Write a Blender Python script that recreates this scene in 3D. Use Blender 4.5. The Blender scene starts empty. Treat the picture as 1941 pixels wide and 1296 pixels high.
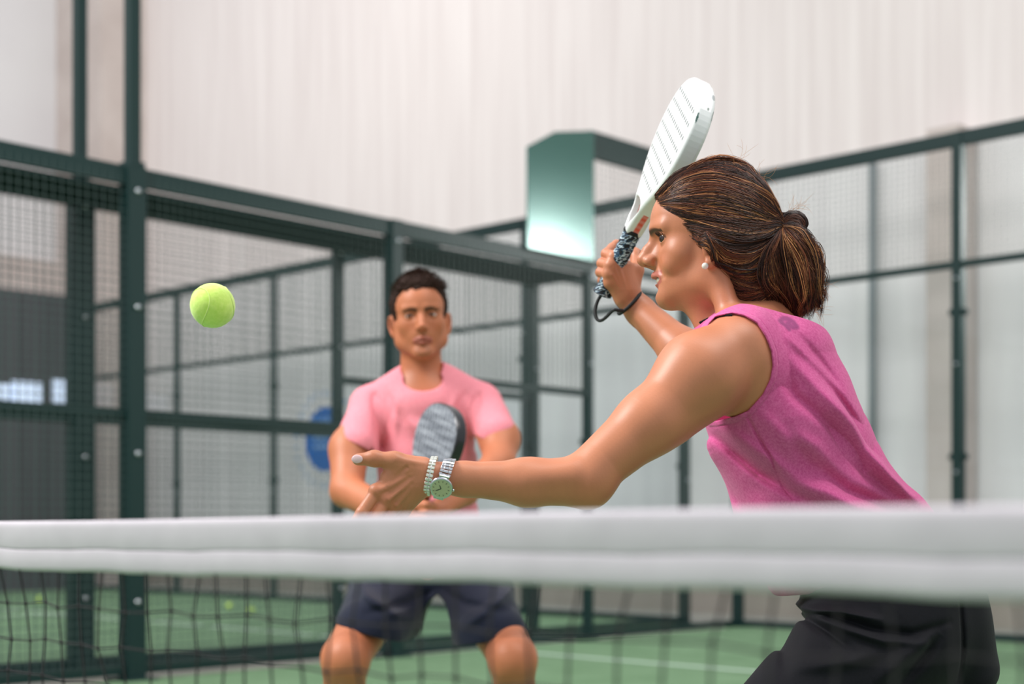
import bpy, math, random, os
import numpy as np
from mathutils import Vector, Matrix, Euler
random.seed(7); np.random.seed(7)
S = bpy.context.scene
COL = S.collection
# ------------------------------------------------------------------ camera
F = 2760.0                       # focal length in pixels of the 1941 px frame
H = 0.88                         # camera height
cd = bpy.data.cameras.new('camera')
cam = bpy.data.objects.new('camera', cd); COL.objects.link(cam)
cam.location = (0, 0, H); cam.rotation_euler = (math.radians(90), 0, 0)
cd.sensor_width = 36.0; cd.lens = 36.0 * F / 1941.0
cd.shift_y = (995 - 648) / 1941.0
cd.clip_start = 0.05; cd.clip_end = 100
cd.dof.use_dof = True; cd.dof.focus_distance = 2.27; cd.dof.aperture_fstop = 3.1
S.camera = cam
# ------------------------------------------------------------------ world, lamps, exposure
S.view_settings.view_transform = 'Standard'; S.view_settings.look = 'None'
S.view_settings.gamma = 1.0; S.view_settings.use_curve_mapping = False
S.view_settings.exposure = 0.0
W = bpy.data.worlds.new('hall_daylight'); S.world = W; W.use_nodes = True
bg = W.node_tree.nodes['Background']; bg.inputs[0].default_value = (0.90, 0.95, 1.0, 1); bg.inputs[1].default_value = 0.76
TH = math.atan2(0.7240, 0.6898)
CA, SA = math.cos(TH), math.sin(TH)
def C(a, b, z=0.0):              # court coordinates (a: away from the net, b: towards the side fence) -> world
    return Vector((a * CA - b * SA, a * SA + b * CA, z))
def P(px, py, D):                # a point seen at px, py at depth D
    return Vector(((px - 970.5) / F * D, D, H + (995 - py) / F * D))
def area_light(name, loc, target, sx, sy, power, color=(1, 1, 1)):
    l = bpy.data.lights.new(name, 'AREA'); l.shape = 'RECTANGLE'; l.size = sx; l.size_y = sy
    l.energy = power; l.color = color
    o = bpy.data.objects.new(name, l); COL.objects.link(o); o.location = loc
    d = Vector(target) - Vector(loc); o.rotation_euler = d.to_track_quat('-Z', 'Y').to_euler()
    return o
area_light('skylight_lamp', (-4.6, 2.0, 5.6), (0.3, 2.7, 1.1), 2.2, 2.2, 520, (1.0, 0.97, 0.94))
area_light('skylight_lamp', (3.0, 1.2, 6.4), (0.6, 2.7, 1.0), 2.6, 2.6, 150, (1.0, 0.95, 0.90))
for b in (0.5, 7.5, 14.5):
    area_light('wall_wash_fill', C(1.5, b, 9.4), C(12.0, b + 1, 2.0), 5.0, 2.0, 225, (1.0, 0.955, 0.945))  # added fill lights, out of view, that brighten the back wall
area_light('wall_wash_fill', C(6.0, 11.0, 9.4), C(8.5, 20.3, 4.0), 4.0, 2.0, 230, (1.0, 0.98, 0.97))  # another added fill, aimed to lift the left wall
q = C(11.7, 3.6, 3.55); area_light('plate_reflection_light', q, C(8.0, 7.2, 2.9), 1.1, 0.8, 60, (1.0, 0.99, 0.97)).data.spread = math.radians(90)  # unseen light added so its reflection lands on the step plate
# ------------------------------------------------------------------ helpers
def link(o, parent=None):
    COL.objects.link(o)
    if parent is not None:
        o.parent = parent
        if parent.type == 'EMPTY' and parent.name in KEEP: o.matrix_parent_inverse = Matrix.Translation(-parent.location)
    return o
KEEP = set()                     # things whose parts are modelled straight in world coordinates
def tag(o, label=None, cat=None, group=None, kind=None):
    if label: o['label'] = label
    if cat: o['category'] = cat
    if group: o['group'] = group
    if kind: o['kind'] = kind
    return o
def empty(name, loc=(0, 0, 0), rz=0.0):
    o = bpy.data.objects.new(name, None); o.location = loc; o.rotation_euler = (0, 0, rz); o.empty_display_size = 0.1
    return link(o)
def wempty(name, loc):
    o = empty(name, loc); KEEP.add(o.name); return o
def newmesh(name, v, f, mats, parent=None, smooth=False, uv=None):
    me = bpy.data.meshes.new(name); me.from_pydata([tuple(p) for p in v], [], f)
    me.update()
    if smooth: me.polygons.foreach_set('use_smooth', [True] * len(me.polygons))
    if not isinstance(mats, (list, tuple)): mats = [mats]
    for m in mats: me.materials.append(m)
    return link(bpy.data.objects.new(name, me), parent)
class MB:
    def __init__(s): s.v = []; s.f = []
    def box(s, x0, x1, y0, y1, z0, z1):
        n = len(s.v)
        s.v += [(x0, y0, z0), (x1, y0, z0), (x1, y1, z0), (x0, y1, z0), (x0, y0, z1), (x1, y0, z1), (x1, y1, z1), (x0, y1, z1)]
        s.f += [tuple(n + i for i in q) for q in ((3, 2, 1, 0), (4, 5, 6, 7), (0, 1, 5, 4), (1, 2, 6, 5), (2, 3, 7, 6), (3, 0, 4, 7))]
        return s
    def tube(s, pts, r, n=6, closed=False, cap=True, flat=1.0, up=None):
        pts = [Vector(p) for p in pts]; m = len(pts); base = len(s.v); prev = up
        for i, p in enumerate(pts):
            if closed: t = pts[(i + 1) % m] - pts[i - 1]
            else: t = pts[min(i + 1, m - 1)] - pts[max(i - 1, 0)]
            if t.length < 1e-9: t = Vector((0, 0, 1))
            t.normalize()
            if prev is None: prev = Vector((0, 0, 1)) if abs(t.z) < 0.9 else Vector((1, 0, 0))
            u = (prev - t * prev.dot(t))
            if u.length < 1e-6: u = t.orthogonal()
            u.normalize(); w = t.cross(u); prev = u
            rr = r[i] if hasattr(r, '__len__') else r
            for k in range(n):
                a = 2 * math.pi * (k + 0.5) / n
                s.v.append(tuple(p + u * (math.cos(a) * rr * flat) + w * (math.sin(a) * rr)))
        for i in range(m if closed else m - 1):
            j = (i + 1) % m
            for k in range(n):
                l = (k + 1) % n
                s.f.append((base + i * n + k, base + i * n + l, base + j * n + l, base + j * n + k))
        if cap and not closed:
            s.f.append(tuple(base + k for k in range(n))[::-1]); s.f.append(tuple(base + (m - 1) * n + k for k in range(n)))
        return s
    def ball(s, c, r, n=12, m=8):
        base = len(s.v); c = Vector(c); r = r if hasattr(r, '__len__') else (r, r, r)
        for i in range(m + 1):
            a = math.pi * i / m
            for k in range(n):
                b = 2 * math.pi * k / n
                s.v.append((c.x + r[0] * math.sin(a) * math.cos(b), c.y + r[1] * math.sin(a) * math.sin(b), c.z + r[2] * math.cos(a)))
        for i in range(m):
            for k in range(n):
                l = (k + 1) % n
                s.f.append((base + i * n + k, base + (i + 1) * n + k, base + (i + 1) * n + l, base + i * n + l))
        return s
    def build(s, name, mat, parent=None, smooth=False):
        return newmesh(name, s.v, s.f, mat, parent, smooth)
def bevel(o, w, seg=2):
    m = o.modifiers.new('bevel', 'BEVEL'); m.width = w; m.segments = seg; m.limit_method = 'ANGLE'; return o
# ------------------------------------------------------------------ materials
def mat(name, color, rough=0.6, metal=0.0, **kw):
    m = bpy.data.materials.new(name); m.use_nodes = True
    b = m.node_tree.nodes['Principled BSDF']
    b.inputs['Base Color'].default_value = (*color, 1); b.inputs['Roughness'].default_value = rough; b.inputs['Metallic'].default_value = metal
    for k, v in kw.items(): b.inputs[k.replace('_', ' ')].default_value = v
    return m
def srgb(r, g, b):
    return tuple((c / 255 / 12.92) if c <= 10 else ((c / 255 + 0.055) / 1.055) ** 2.4 for c in (r, g, b))
def nodes(m): return m.node_tree.nodes, m.node_tree.links, m.node_tree.nodes['Principled BSDF']
def noise_color(m, c1, c2, scale=(1, 1, 1), nscale=5.0, detail=4.0, lo=0.35, hi=0.65, bump=0.0, bdist=0.01, coord='Object', rough=0.5):
    N, L, B = nodes(m)
    tc = N.new('ShaderNodeTexCoord'); mp = N.new('ShaderNodeMapping'); mp.inputs['Scale'].default_value = scale
    nz = N.new('ShaderNodeTexNoise'); nz.inputs['Scale'].default_value = nscale; nz.inputs['Detail'].default_value = detail; nz.inputs['Roughness'].default_value = rough
    cr = N.new('ShaderNodeValToRGB'); cr.color_ramp.elements[0].position = lo; cr.color_ramp.elements[1].position = hi
    cr.color_ramp.elements[0].color = (*c1, 1); cr.color_ramp.elements[1].color = (*c2, 1)
    L.new(tc.outputs[coord], mp.inputs[0]); L.new(mp.outputs[0], nz.inputs['Vector']); L.new(nz.outputs[0], cr.inputs[0]); L.new(cr.outputs[0], B.inputs['Base Color'])
    if bump:
        bp = N.new('ShaderNodeBump'); bp.inputs['Strength'].default_value = bump; bp.inputs['Distance'].default_value = bdist
        L.new(nz.outputs[0], bp.inputs['Height']); L.new(bp.outputs[0], B.inputs['Normal'])
    return m
M = {}
M['concrete'] = noise_color(mat('board_marked_concrete', (.7, .66, .65), .9), srgb(226, 215, 212), srgb(240, 231, 228), (9, 9, .35), 1.0, 6, .3, .7, .15, .02)
M['plaster'] = noise_color(mat('pale_plaster', (.75, .74, .74), .9), srgb(224, 220, 221), srgb(230, 227, 227), (1, 1, 1), .5, 2)
M['lowwall'] = noise_color(mat('pale_grey_concrete', (.5, .49, .49), .8), srgb(224, 220, 220), srgb(236, 233, 232), (5, 5, .4), 1.0, 5, .3, .7)  # lower wall band, slightly greyer than the concrete above
M['beige'] = noise_color(mat('beige_concrete_pillar', (.6, .55, .5), .9), srgb(196, 183, 177), srgb(206, 194, 188), (1, 1, 1), 2, 4)
M['hallfloor'] = noise_color(mat('hall_floor_concrete', (.3, .3, .28), .6), srgb(150, 146, 138), srgb(166, 162, 154), (1, 1, 1), 1.5, 4)
M['green'] = mat('dark_green_powder_coat', srgb(14, 44, 43), .5, 0.0, Specular_IOR_Level=0.35)
M['plate'] = mat('green_gloss_plate', srgb(22, 86, 78), .24, 0.35, Coat_Weight=0.6, Coat_Roughness=0.22)
M['wire'] = mat('green_coated_wire', srgb(66, 84, 82), .5)
M['steel'] = mat('bolt_steel', srgb(170, 175, 180), .3, 0.9)
M['screen'] = noise_color(mat('dark_grey_screen_cloth', (.05, .05, .05), .9), srgb(62, 62, 66), srgb(80, 80, 84), (14, 14, .2), 1.0, 3)
M['white'] = mat('white_line_paint', srgb(205, 222, 210), .8)
M['taupe'] = mat('taupe_plinth_paint', srgb(160, 150, 140), .8)
def turf():
    m = noise_color(mat('green_sanded_turf', (.1, .3, .12), .95), srgb(94, 128, 90), srgb(118, 150, 114), (1, 1, 1), 3.0, 8, .3, .7, .5, .01, rough=.7); return m
M['turf'] = turf()
def glass_mat():
    m = bpy.data.materials.new('court_glass'); m.use_nodes = True; t = m.node_tree; t.nodes.clear()
    o = t.nodes.new('ShaderNodeOutputMaterial'); mx = t.nodes.new('ShaderNodeMixShader'); tr = t.nodes.new('ShaderNodeBsdfTransparent')
    gl = t.nodes.new('ShaderNodeBsdfGlossy'); fr = t.nodes.new('ShaderNodeFresnel'); fr.inputs[0].default_value = 1.5
    tr.inputs[0].default_value = (.975, .992, .995, 1); gl.inputs['Roughness'].default_value = .02
    ge = t.nodes.new('ShaderNodeNewGeometry'); mu = t.nodes.new('ShaderNodeMath'); mu.operation = 'MULTIPLY'; iv = t.nodes.new('ShaderNodeMath'); iv.operation = 'SUBTRACT'; iv.inputs[0].default_value = 1
    t.links.new(ge.outputs['Backfacing'], iv.inputs[1]); t.links.new(iv.outputs[0], mu.inputs[0]); t.links.new(fr.outputs[0], mu.inputs[1]); t.links.new(mu.outputs[0], mx.inputs[0]); t.links.new(tr.outputs[0], mx.inputs[1]); t.links.new(gl.outputs[0], mx.inputs[2]); t.links.new(mx.outputs[0], o.inputs[0])
    return m
M['glass'] = glass_mat()
def emis(name, color, st):
    m = mat(name, color); B = m.node_tree.nodes['Principled BSDF']; B.inputs['Emission Color'].default_value = (*color, 1); B.inputs['Emission Strength'].default_value = st; return m
M['winlit'] = emis('lit_window_pane', srgb(190, 205, 228), .75)
# ------------------------------------------------------------------ hall
AB, B1, B2, B3 = 10.36, 7.2, 7.77, 17.8     # back line, side fence, neighbour's side fence, far side
HT, HM = 3.87, 2.89                          # fence heights
mb = MB(); mb.box(-8, 16, -14, 24, -.2, 0); o = mb.build('floor', M['hallfloor']); o.rotation_euler.z = TH; tag(o, kind='structure')
mb = MB(); mb.box(12.0, 12.3, -12, 20.6, 4.3, 11); o = mb.build('wall_back', M['concrete']); o.rotation_euler.z = TH; tag(o, kind='structure')
mb = MB(); mb.box(11.97, 12.3, -12, 20.6, 0, 4.3); o = mb.build('trim_1', M['lowwall']); o.rotation_euler.z = TH; tag(o, kind='structure')
mb = MB(); mb.box(11.93, 11.97, -12, 20.3, 0, .55); o = mb.build('baseboard_back', M['taupe']); o.rotation_euler.z = TH; tag(o, kind='structure')
mb = MB(); mb.box(-8, 12.3, 20.3, 20.6, 0, 11); o = mb.build('wall_left', M['plaster']); o.rotation_euler.z = TH; tag(o, kind='structure')
mb = MB(); mb.box(-8, 11.3, 20.12, 20.3, 4.3, 4.85); o = mb.build('trim_2', M['beige']); o.rotation_euler.z = TH; tag(o, kind='structure')
mb = MB(); mb.box(11.25, 12.0, 19.0, 20.3, 0, 11); o = mb.build('trim_3', M['beige']); o.rotation_euler.z = TH; tag(o, kind='structure')
mb = MB(); mb.box(11.6, 11.93, 5.8, 6.1, 0, 4.3); o = mb.build('trim_4', M['beige']); o.rotation_euler.z = TH; tag(o, kind='structure')
# courts
def strip(mb, a0, a1, b0, b1, z): mb.box(a0, a1, b0, b1, z - .002, z)
def court(name, b0, b1, label):
    mb = MB(); mb.box(-3, AB + .05, b0, b1, 0.0005, .012); o = mb.build(name, M['turf']); o.rotation_euler.z = TH; tag(o, label, None, kind='structure')
    mb = MB(); strip(mb, 7.22, 7.27, b0, b1, .0145); mb.build('service_line', M['white'], o)
    mb = MB(); strip(mb, -3, 7.32, (b0 + b1) / 2 - .025, (b0 + b1) / 2 + .025, .0142); mb.build('centre_line', M['white'], o)
court('court_turf', -2.8, B1 - .02, 'sanded green turf of the near court with a white service line')
court('court_turf', B2 + .03, B3, 'green turf of the neighbouring court beyond the side fence')
# ------------------------------------------------------------------ fences
def mesh_panel(L, z0, z1, step=.05, r=.0016):
    mb = MB(); n = max(1, round(L / step))
    for i in range(n + 1):
        x = L * i / n; mb.box(x - r, x + r, -r, r, z0, z1)
    n = max(1, round((z1 - z0) / step))
    for i in range(n + 1):
        z = z0 + (z1 - z0) * i / n; mb.box(0, L, r * .5, r * 2.5, z - r, z + r)
    return mb
def fence(name, label, a0, b0, horiz, posts, bays, group='padel court fences'):
    """runs along A (horiz False) or along B (True); posts: [(t, height, width)]; bays: [(t0, t1, top, rail heights, glass_top, mesh spans)]"""
    root = empty(name, C(a0, b0, 0), TH + (math.pi / 2 if horiz else 0)); tag(root, label, 'fence', group)
    for (t, h, w) in posts:
        mb = MB(); mb.box(t - w / 2, t + w / 2, -w / 2, w / 2, .0, h); mb.box(t - w, t + w, -w * .9, w * .9, 0.0, .022)
        p = mb.build('post', M['green'], root); bevel(p, .004)
        for z in (.45, 1.28, 2.1, 2.75):
            if z < h: MB().tube([(t, -w / 2 - .014, z), (t, w / 2 + .014, z)], .014, 10).build('bolt', M['steel'], p, True)
    for (t0, t1, top, rails, gtop, spans) in bays:
        for z, w, d in rails:
            mb = MB(); mb.box(t0, t1, -d / 2, d / 2, z - w, z); bevel(mb.build('rail', M['green'], root), .003)
        if gtop:
            mb = MB(); mb.box(t0 + .045, t1 - .045, -.005, .005, .04, gtop); mb.build('glass_panel', M['glass'], root)
            for z in (.5, 1.4, gtop - .35):
                for t in (t0 + .05, t1 - .05):
                    mb = MB(); mb.tube([(t, -.022, z), (t, .022, z)], .026, 12); mb.build('glass_clamp', M['green'], root, True)
        for (z0, z1) in spans:
            w = mesh_panel(t1 - t0, z0, z1).build('wire_mesh', M['wire'], root); w.location = (t0, -.03, 0)
    return root
# side fence of this court (a from 0 at the net) and its twin of the neighbouring court
pa = [0.55, 2.5, 4.46, 6.42, 8.39, AB]
def side_bays():
    out = []
    for i in range(3):
        out.append((pa[i], pa[i + 1], HM, [(HM, .10, .06), (1.53, .05, .04), (.10, .06, .05)], None, [(.09, 1.5), (1.53, HM - .05)]))
    out.append((pa[3], pa[4], HM, [(HM, .10, .06), (1.90, .05, .04), (.07, .05, .05)], 1.86, [(1.90, HM - .05)]))
    out.append((pa[4], pa[5], HT, [(HT, .20, .06), (HM, .05, .05), (.07, .05, .05)], HM - .04, [(HM, HT - .05)]))
    return out
near = fence('side_fence', 'near dark green side fence of posts, wire mesh and stepped glass behind the man', 0, B1, False,
      [(p, h, w) for p, h, w in zip(pa, (HM, HM, HM, HM, HT - .02, HT), (.08, .08, .115, .10, .065, .08))], side_bays())
far = fence('side_fence', 'second dark green side fence standing just behind the near one', 0, B2, False,
      [(p, h, w) for p, h, w in zip(pa, (HM, HM, HM, HM, HM, HT), (.08, .08, .125, .065, .08, .08))], side_bays()[:4] + [(pa[4], pa[5], HM, [(HM, .06, .05), (.07, .05, .05)], None, [])])
# gutter beam that ties the two side fences together under their top rails
mb = MB(); mb.box(pa[0], pa[4], B1 + .02, B2 - .02, HM - .14, HM - .11)
o = mb.build('tie_beam', mat('matt_green_paint', srgb(16, 40, 38), .9, Specular_IOR_Level=.1)); o.rotation_euler.z = TH; o.parent = None; tag(o, 'flat dark green beam lying between the tops of the two side fences', 'beam')
# step plate where the fence climbs
w0, w1 = pa[4] - .74, pa[4] + .0
prof = [(w0, HM - .02), (w1, HM - .02), (w1, 3.86), (w0 + .30, 3.765), (w0, 3.60)]
v = [(x, -.05, z) for x, z in prof] + [(x, -.065, z) for x, z in prof]; n = len(prof)
f = [tuple(range(n)), tuple(range(2 * n - 1, n - 1, -1))] + [((i + 1) % n, i, i + n, (i + 1) % n + n) for i in range(n)]
o = newmesh('step_plate', v, f, M['plate'], near); bevel(o, .006)
# back fences: ours runs to the right, the neighbour's to the left
def back_bays(ts):
    return [(ts[i], ts[i + 1], HT, [(HT, .11, .06), (HM, .055, .05), (.07, .05, .05)], HM - .04, [(HM, HT - .05)]) for i in range(len(ts) - 1)]
tb = [0.0, 2.02, 4.02, 6.02, 8.02, 10.0]
fence('back_fence', 'tall glass and mesh back fence behind the woman', AB, B1 - 10.0, True, [(10 - t, HT, .08) for t in tb if t > 0.1], [(10 - b[1], 10 - b[0]) + b[2:] for b in back_bays(tb)])
tn = [0.0, 1.93, 3.93, 5.93, 7.93, 10.03]
adj = fence('back_fence', 'distant glass and mesh back fence of the neighbouring court, with a blue round logo', AB, B2, True, [(t, HT, .08 if i in (0, 5) else .06) for i, t in enumerate(tn) if i], back_bays(tn))
# blue logo on the neighbour's glass (t ~ 4.35)
def logo():
    t0, z0 = 4.98, 1.84
    def ell(rx, rz, y, n=40, x=t0, z=z0, a0=0, a1=2 * math.pi):
        return [(x + rx * math.cos(a0 + (a1 - a0) * i / n), y, z + rz * math.sin(a0 + (a1 - a0) * i / n)) for i in range(n + 1)]
    blue = mat('blue_vinyl', srgb(24, 92, 170), .5); pale = mat('pale_blue_vinyl', srgb(120, 156, 200), .5)
    v = ell(.36, .36, .009); root = newmesh('logo', v[:-1], [tuple(range(40))], blue, adj)
    mb = MB()
    for k, z in enumerate((.12, .02, -.08)): mb.box(t0 - .2, t0 + .2, .0105, .0115, z0 + z - .018, z0 + z + .018)
    for k in range(6): mb.box(t0 - .24 + k * .085, t0 - .195 + k * .085, .0105, .0115, z0 + .19, z0 + .24)
    mb.build('logo_stripes', pale, root)
    mb = MB()
    for k in range(26):
        a = math.radians(200 + k * 360 / 26); r = .52
        if 150 < (math.degrees(a) % 360) < 175: continue
        c = Vector((t0 + r * math.cos(a), .0095, z0 + r * math.sin(a))); mb.tube([c + Vector((-math.cos(a), 0, -math.sin(a))) * .035, c + Vector((math.cos(a), 0, math.sin(a))) * .035], .014, 4)
    mb.build('logo_ring_marks', pale, root)
logo()
# masts
for t, b, k, w in ((4.46, B1, 'nearer', .07), (4.46, B2, 'farther, leftmost', .065)):
    mb = MB(); mb.box(-w / 2, w / 2, -w / 2, w / 2, HM + .001, 9.0); mb.box(-w * .75, w * .75, -w * .75, w * .75, HM + .0, HM + .03)
    o = mb.build('light_mast', M['green']); o.location = C(t, b, 0); o.rotation_euler.z = TH; bevel(o, .004)
    tag(o, '%s dark green light mast rising out of the top of the fence' % k, 'mast', 'light masts')
# far dark screen wall with small lit windows
mb = MB(); mb.box(-3, AB - .05, B3 + .15, B3 + .25, 0, 3.98); o = mb.build('wall_far_side', M['screen']); o.rotation_euler.z = TH; tag(o, 'dark grey screen wall closing the neighbouring court', None, kind='structure')
for k, (px, w, h) in enumerate(((4, .3, .2), (50, .42, .26), (121, .34, .30))):
    r = (px - 970.5) / F; b = B3 + .14; a = b * (SA + r * CA) / (CA - r * SA); D = a * SA + b * CA; z = H + (995 - 742) / F * D
    mb = MB(); mb.box(-w / 2, w / 2, -.01, .0, z - h / 2, z + h / 2); o = mb.build('window_%d' % (k + 1), M['winlit']); o.location = C(a, b, 0); o.rotation_euler.z = TH; tag(o, kind='structure')
for nm, b, r_ in (('left of the right fence post', 6.78, .035), ('at the right edge', 5.0, .03)):
    mb = MB(); mb.tube([(0, 0, 0), (0, 0, 4.2)], r_, 10); o = mb.build('wall_pipe', M['lowpipe'] if 'lowpipe' in M else M.setdefault('lowpipe', mat('grey_pipe_paint', srgb(128, 136, 138), .5)), None, True)
    o.location = C(11.88, b, 0); tag(o, 'thin grey vertical pipe on the wall ' + nm, 'pipe', 'pipes on the back wall')
# ------------------------------------------------------------------ net
def tape_mat():
    m = noise_color(mat('white_net_tape', (.75, .75, .76), .85), srgb(188, 182, 189), srgb(199, 193, 200), (1, 1, 1), 14, 3, .3, .7, .25, .004); return m
AN = .80
def top_z(b):      # the band sags a little between its posts
    t = (b + 2.8) / 10.0; return .8865 + .02 * (2 * t - 1) ** 2 + .0025 * math.sin(b * 3.1) 
net = empty('padel_net', C(AN, B1 - .35, 0), TH); tag(net, 'white-taped black net crossing the foreground in front of both players', 'net')
bs = np.linspace(-2.4, B1 - .4, 240)
off = Vector((0, B1 - .35, 0))
TW = .0545
v = []; f = []
hp = [(-.0015, 0), (-.004, -.0012), (-.0055, -.004), (-.0058, -.008), (-.0058, -.0285), (-.0052, -.0298), (-.0040, -.0306), (-.0052, -.0314), (-.0058, -.0328), (-.0056, -.050), (-.0040, -.0530), (-.001, -TW)]
prof = hp + [(-x, z) for x, z in hp[::-1]]
n = len(prof)
for i, b in enumerate(bs):
    wv = .0015 * math.sin(b * 17) + .001 * math.sin(b * 41 + 1)
    hv = .0012 * math.sin(b * 23 + 2) + .0008 * math.sin(b * 57)
    for k, (x, z) in enumerate(prof):
        v.append((x + wv * (1 + z * 10), b - off.y, top_z(b) + z + hv * .6 * (z < -.02)))
for i in range(len(bs) - 1):
    for k in range(n):
        l = (k + 1) % n; f.append((i * n + k, (i + 1) * n + k, (i + 1) * n + l, i * n + l))
newmesh('net_tape', v, f, tape_mat(), net, True)
mb = MB(); rnd = random.Random(3)
st = .041; nb = int((bs[-1] - bs[0]) / st)
zs = [-.0515 - .04 * k for k in range(21)]
jit = [[(rnd.uniform(-.004, .004), rnd.uniform(-.004, .004), rnd.uniform(-.003, .003)) for _ in zs] for _ in range(nb)]
def kp(i, k):
    b = bs[0] + st * (i + .5); z = top_z(b) + zs[k]; j = jit[i][k]
    return Vector((j[0] + .008 * math.sin(b * 5 + k * .4) * min(1, k / 3), b - off.y + j[1] + .006 * math.sin(b * 9 + k * .8), max(.02, z + j[2])))
for i in range(nb):
    mb.tube([kp(i, k) for k in range(len(zs))], .0011, 4, cap=False)
for k in range(1, len(zs)):
    mb.tube([kp(i, k) for i in range(nb)], .0011, 4, cap=False)
for i in range(nb):
    for k in range(1, 6): mb.ball(kp(i, k), .0026, 6, 4)
mb.build('net_cord', mat('black_net_cord', srgb(30, 26, 30), .8), net)
for nm, b in (('net_post', B1 - .35), ('net_post', -2.45)):
    mb = MB(); mb.tube([(0, b - off.y, 0), (0, b - off.y, .93)], .04, 16); mb.ball((0, b - off.y, .93), (.04, .04, .02), 16, 6); mb.box(-.09, .09, b - off.y - .09, b - off.y + .09, .0, .015); mb.build(nm, M['green'], net, True)
# ------------------------------------------------------------------ balls
def felt():
    m = noise_color(mat('yellow_green_felt', (.5, .9, .1), .95), srgb(196, 232, 92), srgb(212, 240, 116), (1, 1, 1), 160, 4, .3, .7, .6, .001)
    B = m.node_tree.nodes['Principled BSDF']; B.inputs['Sheen Weight'].default_value = .4; B.inputs['Sheen Roughness'].default_value = .6
    return m
M['felt'] = felt(); M['seam'] = mat('ball_seam_rubber', srgb(214, 236, 138), .9)
def ball(loc, r, label, rot):
    mb = MB(); mb.ball((0, 0, 0), r, 40, 24); o = mb.build('tennis_ball', M['felt'], None, True); o.location = loc; o.rotation_euler = rot
    pts = []
    for i in range(64):
        t = 2 * math.pi * i / 64; a, b2 = .75, .25; x = a * math.cos(t) + b2 * math.cos(3 * t); y = a * math.sin(t) - b2 * math.sin(3 * t); z = 2 * math.sqrt(a * b2) * math.sin(2 * t)
        p = Vector((x, y, z)).normalized() * (r + .0001); pts.append(p)
    mb = MB(); mb.tube(pts, .0008, 6, closed=True); mb.build('seam', M['seam'], o, True)
    return tag(o, label, 'ball')
ball(P(403, 579, 2.12), .0325, 'bright yellow-green ball in mid-air left of the man', (.9, .5, .2))
for px, py, lb in ((74, 1139, 'small ball lying on the neighbouring court beside the dark screen wall'), (435, 1152, 'left ball of the close pair lying on the neighbouring court'), (476, 1160, 'right ball of the close pair lying on the neighbouring court')):
    D = H * F / (py + 4 - 995); o = ball(P(px, py, D), .0325, lb, (px, py, 0)); o.location.z = .012 + .0325; o['group'] = 'balls lying on the far turf'
# ------------------------------------------------------------------ smooth solid modelling of bodies and cloth
import openvdb
f32 = np.float32
def V3(p): return np.array(tuple(p), f32)
class Cone:                      # limb segment with linear taper; optional flattening along an axis
    def __init__(s, a, b, ra, rb=None, ax=None, fl=1.0):
        s.a, s.b = V3(a), V3(b); s.ra = ra; s.rb = ra if rb is None else rb
        s.ba = s.b - s.a; s.l2 = float(s.ba @ s.ba) + 1e-12; s.fl = fl
        if ax is not None:
            ax = V3(ax); ax = ax - s.ba * (ax @ s.ba) / s.l2; s.ax = ax / np.linalg.norm(ax)
        else: s.ax = None
        s.c = (s.a + s.b) / 2; s.r = math.sqrt(s.l2) / 2 + max(s.ra, s.rb) * max(1, fl)
    def __call__(s, X):
        p = X - s.a; t = np.clip((p @ s.ba) / s.l2, 0, 1); R = s.ra + (s.rb - s.ra) * t
        q = p - t[:, None] * s.ba
        if s.ax is None: return np.sqrt(np.einsum('ij,ij->i', q, q)) - R
        u = q @ s.ax; w2 = np.maximum(np.einsum('ij,ij->i', q, q) - u * u, 0); Ru = R * s.fl
        k0 = np.sqrt((u / Ru) ** 2 + w2 / R ** 2); k1 = np.sqrt((u / Ru ** 2) ** 2 + w2 / R ** 4) + 1e-9
        return k0 * (k0 - 1) / k1
class Ell:
    def __init__(s, c, r, rot=None):
        s.c = V3(c); s.rad = V3(r); s.R = None if rot is None else np.array(rot, f32); s.r = float(max(r))
    def __call__(s, X):
        p = X - s.c
        if s.R is not None: p = p @ s.R          # columns of R are the ellipsoid's own axes
        q = p / s.rad; k0 = np.sqrt(np.einsum('ij,ij->i', q, q)); q = q / s.rad; k1 = np.sqrt(np.einsum('ij,ij->i', q, q)) + 1e-9
        return k0 * (k0 - 1) / k1
class Poly:                      # prism: polygon in the plane spanned by e1,e2 through o, unbounded along the third direction unless lo/hi
    def __init__(s, o, e1, e2, pts, e3=None, lo=-9, hi=9):
        s.o, s.e1, s.e2 = V3(o), V3(e1), V3(e2); s.pts = np.array(pts, f32); s.e3 = None if e3 is None else V3(e3); s.lo, s.hi = lo, hi; s.c = None
    def __call__(s, X):
        p = X - s.o; x = p @ s.e1; y = p @ s.e2; d = np.full(len(x), 1e9, f32); sg = np.ones(len(x), f32); P_ = s.pts; n = len(P_)
        for i in range(n):
            a = P_[i]; b = P_[(i + 1) % n]; e = b - a; wx = x - a[0]; wy = y - a[1]
            t = np.clip((wx * e[0] + wy * e[1]) / (e @ e + 1e-12), 0, 1); d = np.minimum(d, (wx - e[0] * t) ** 2 + (wy - e[1] * t) ** 2)
            c = ((a[1] > y) != (b[1] > y)) & (x < (b[0] - a[0]) * (y - a[1]) / (b[1] - a[1] + 1e-12) + a[0]); sg = np.where(c, -sg, sg)
        d = np.sqrt(d) * sg
        if s.e3 is not None:
            z = p @ s.e3; d = np.maximum(d, np.maximum(s.lo - z, z - s.hi))
        return d
class Half:
    def __init__(s, o, n): s.o = V3(o); n = V3(n); s.n = n / np.linalg.norm(n); s.c = None
    def __call__(s, X): return (X - s.o) @ s.n
class Fn:
    def __init__(s, fn): s.fn = fn; s.c = None
    def __call__(s, X, d=None): return s.fn(X, d)
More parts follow.
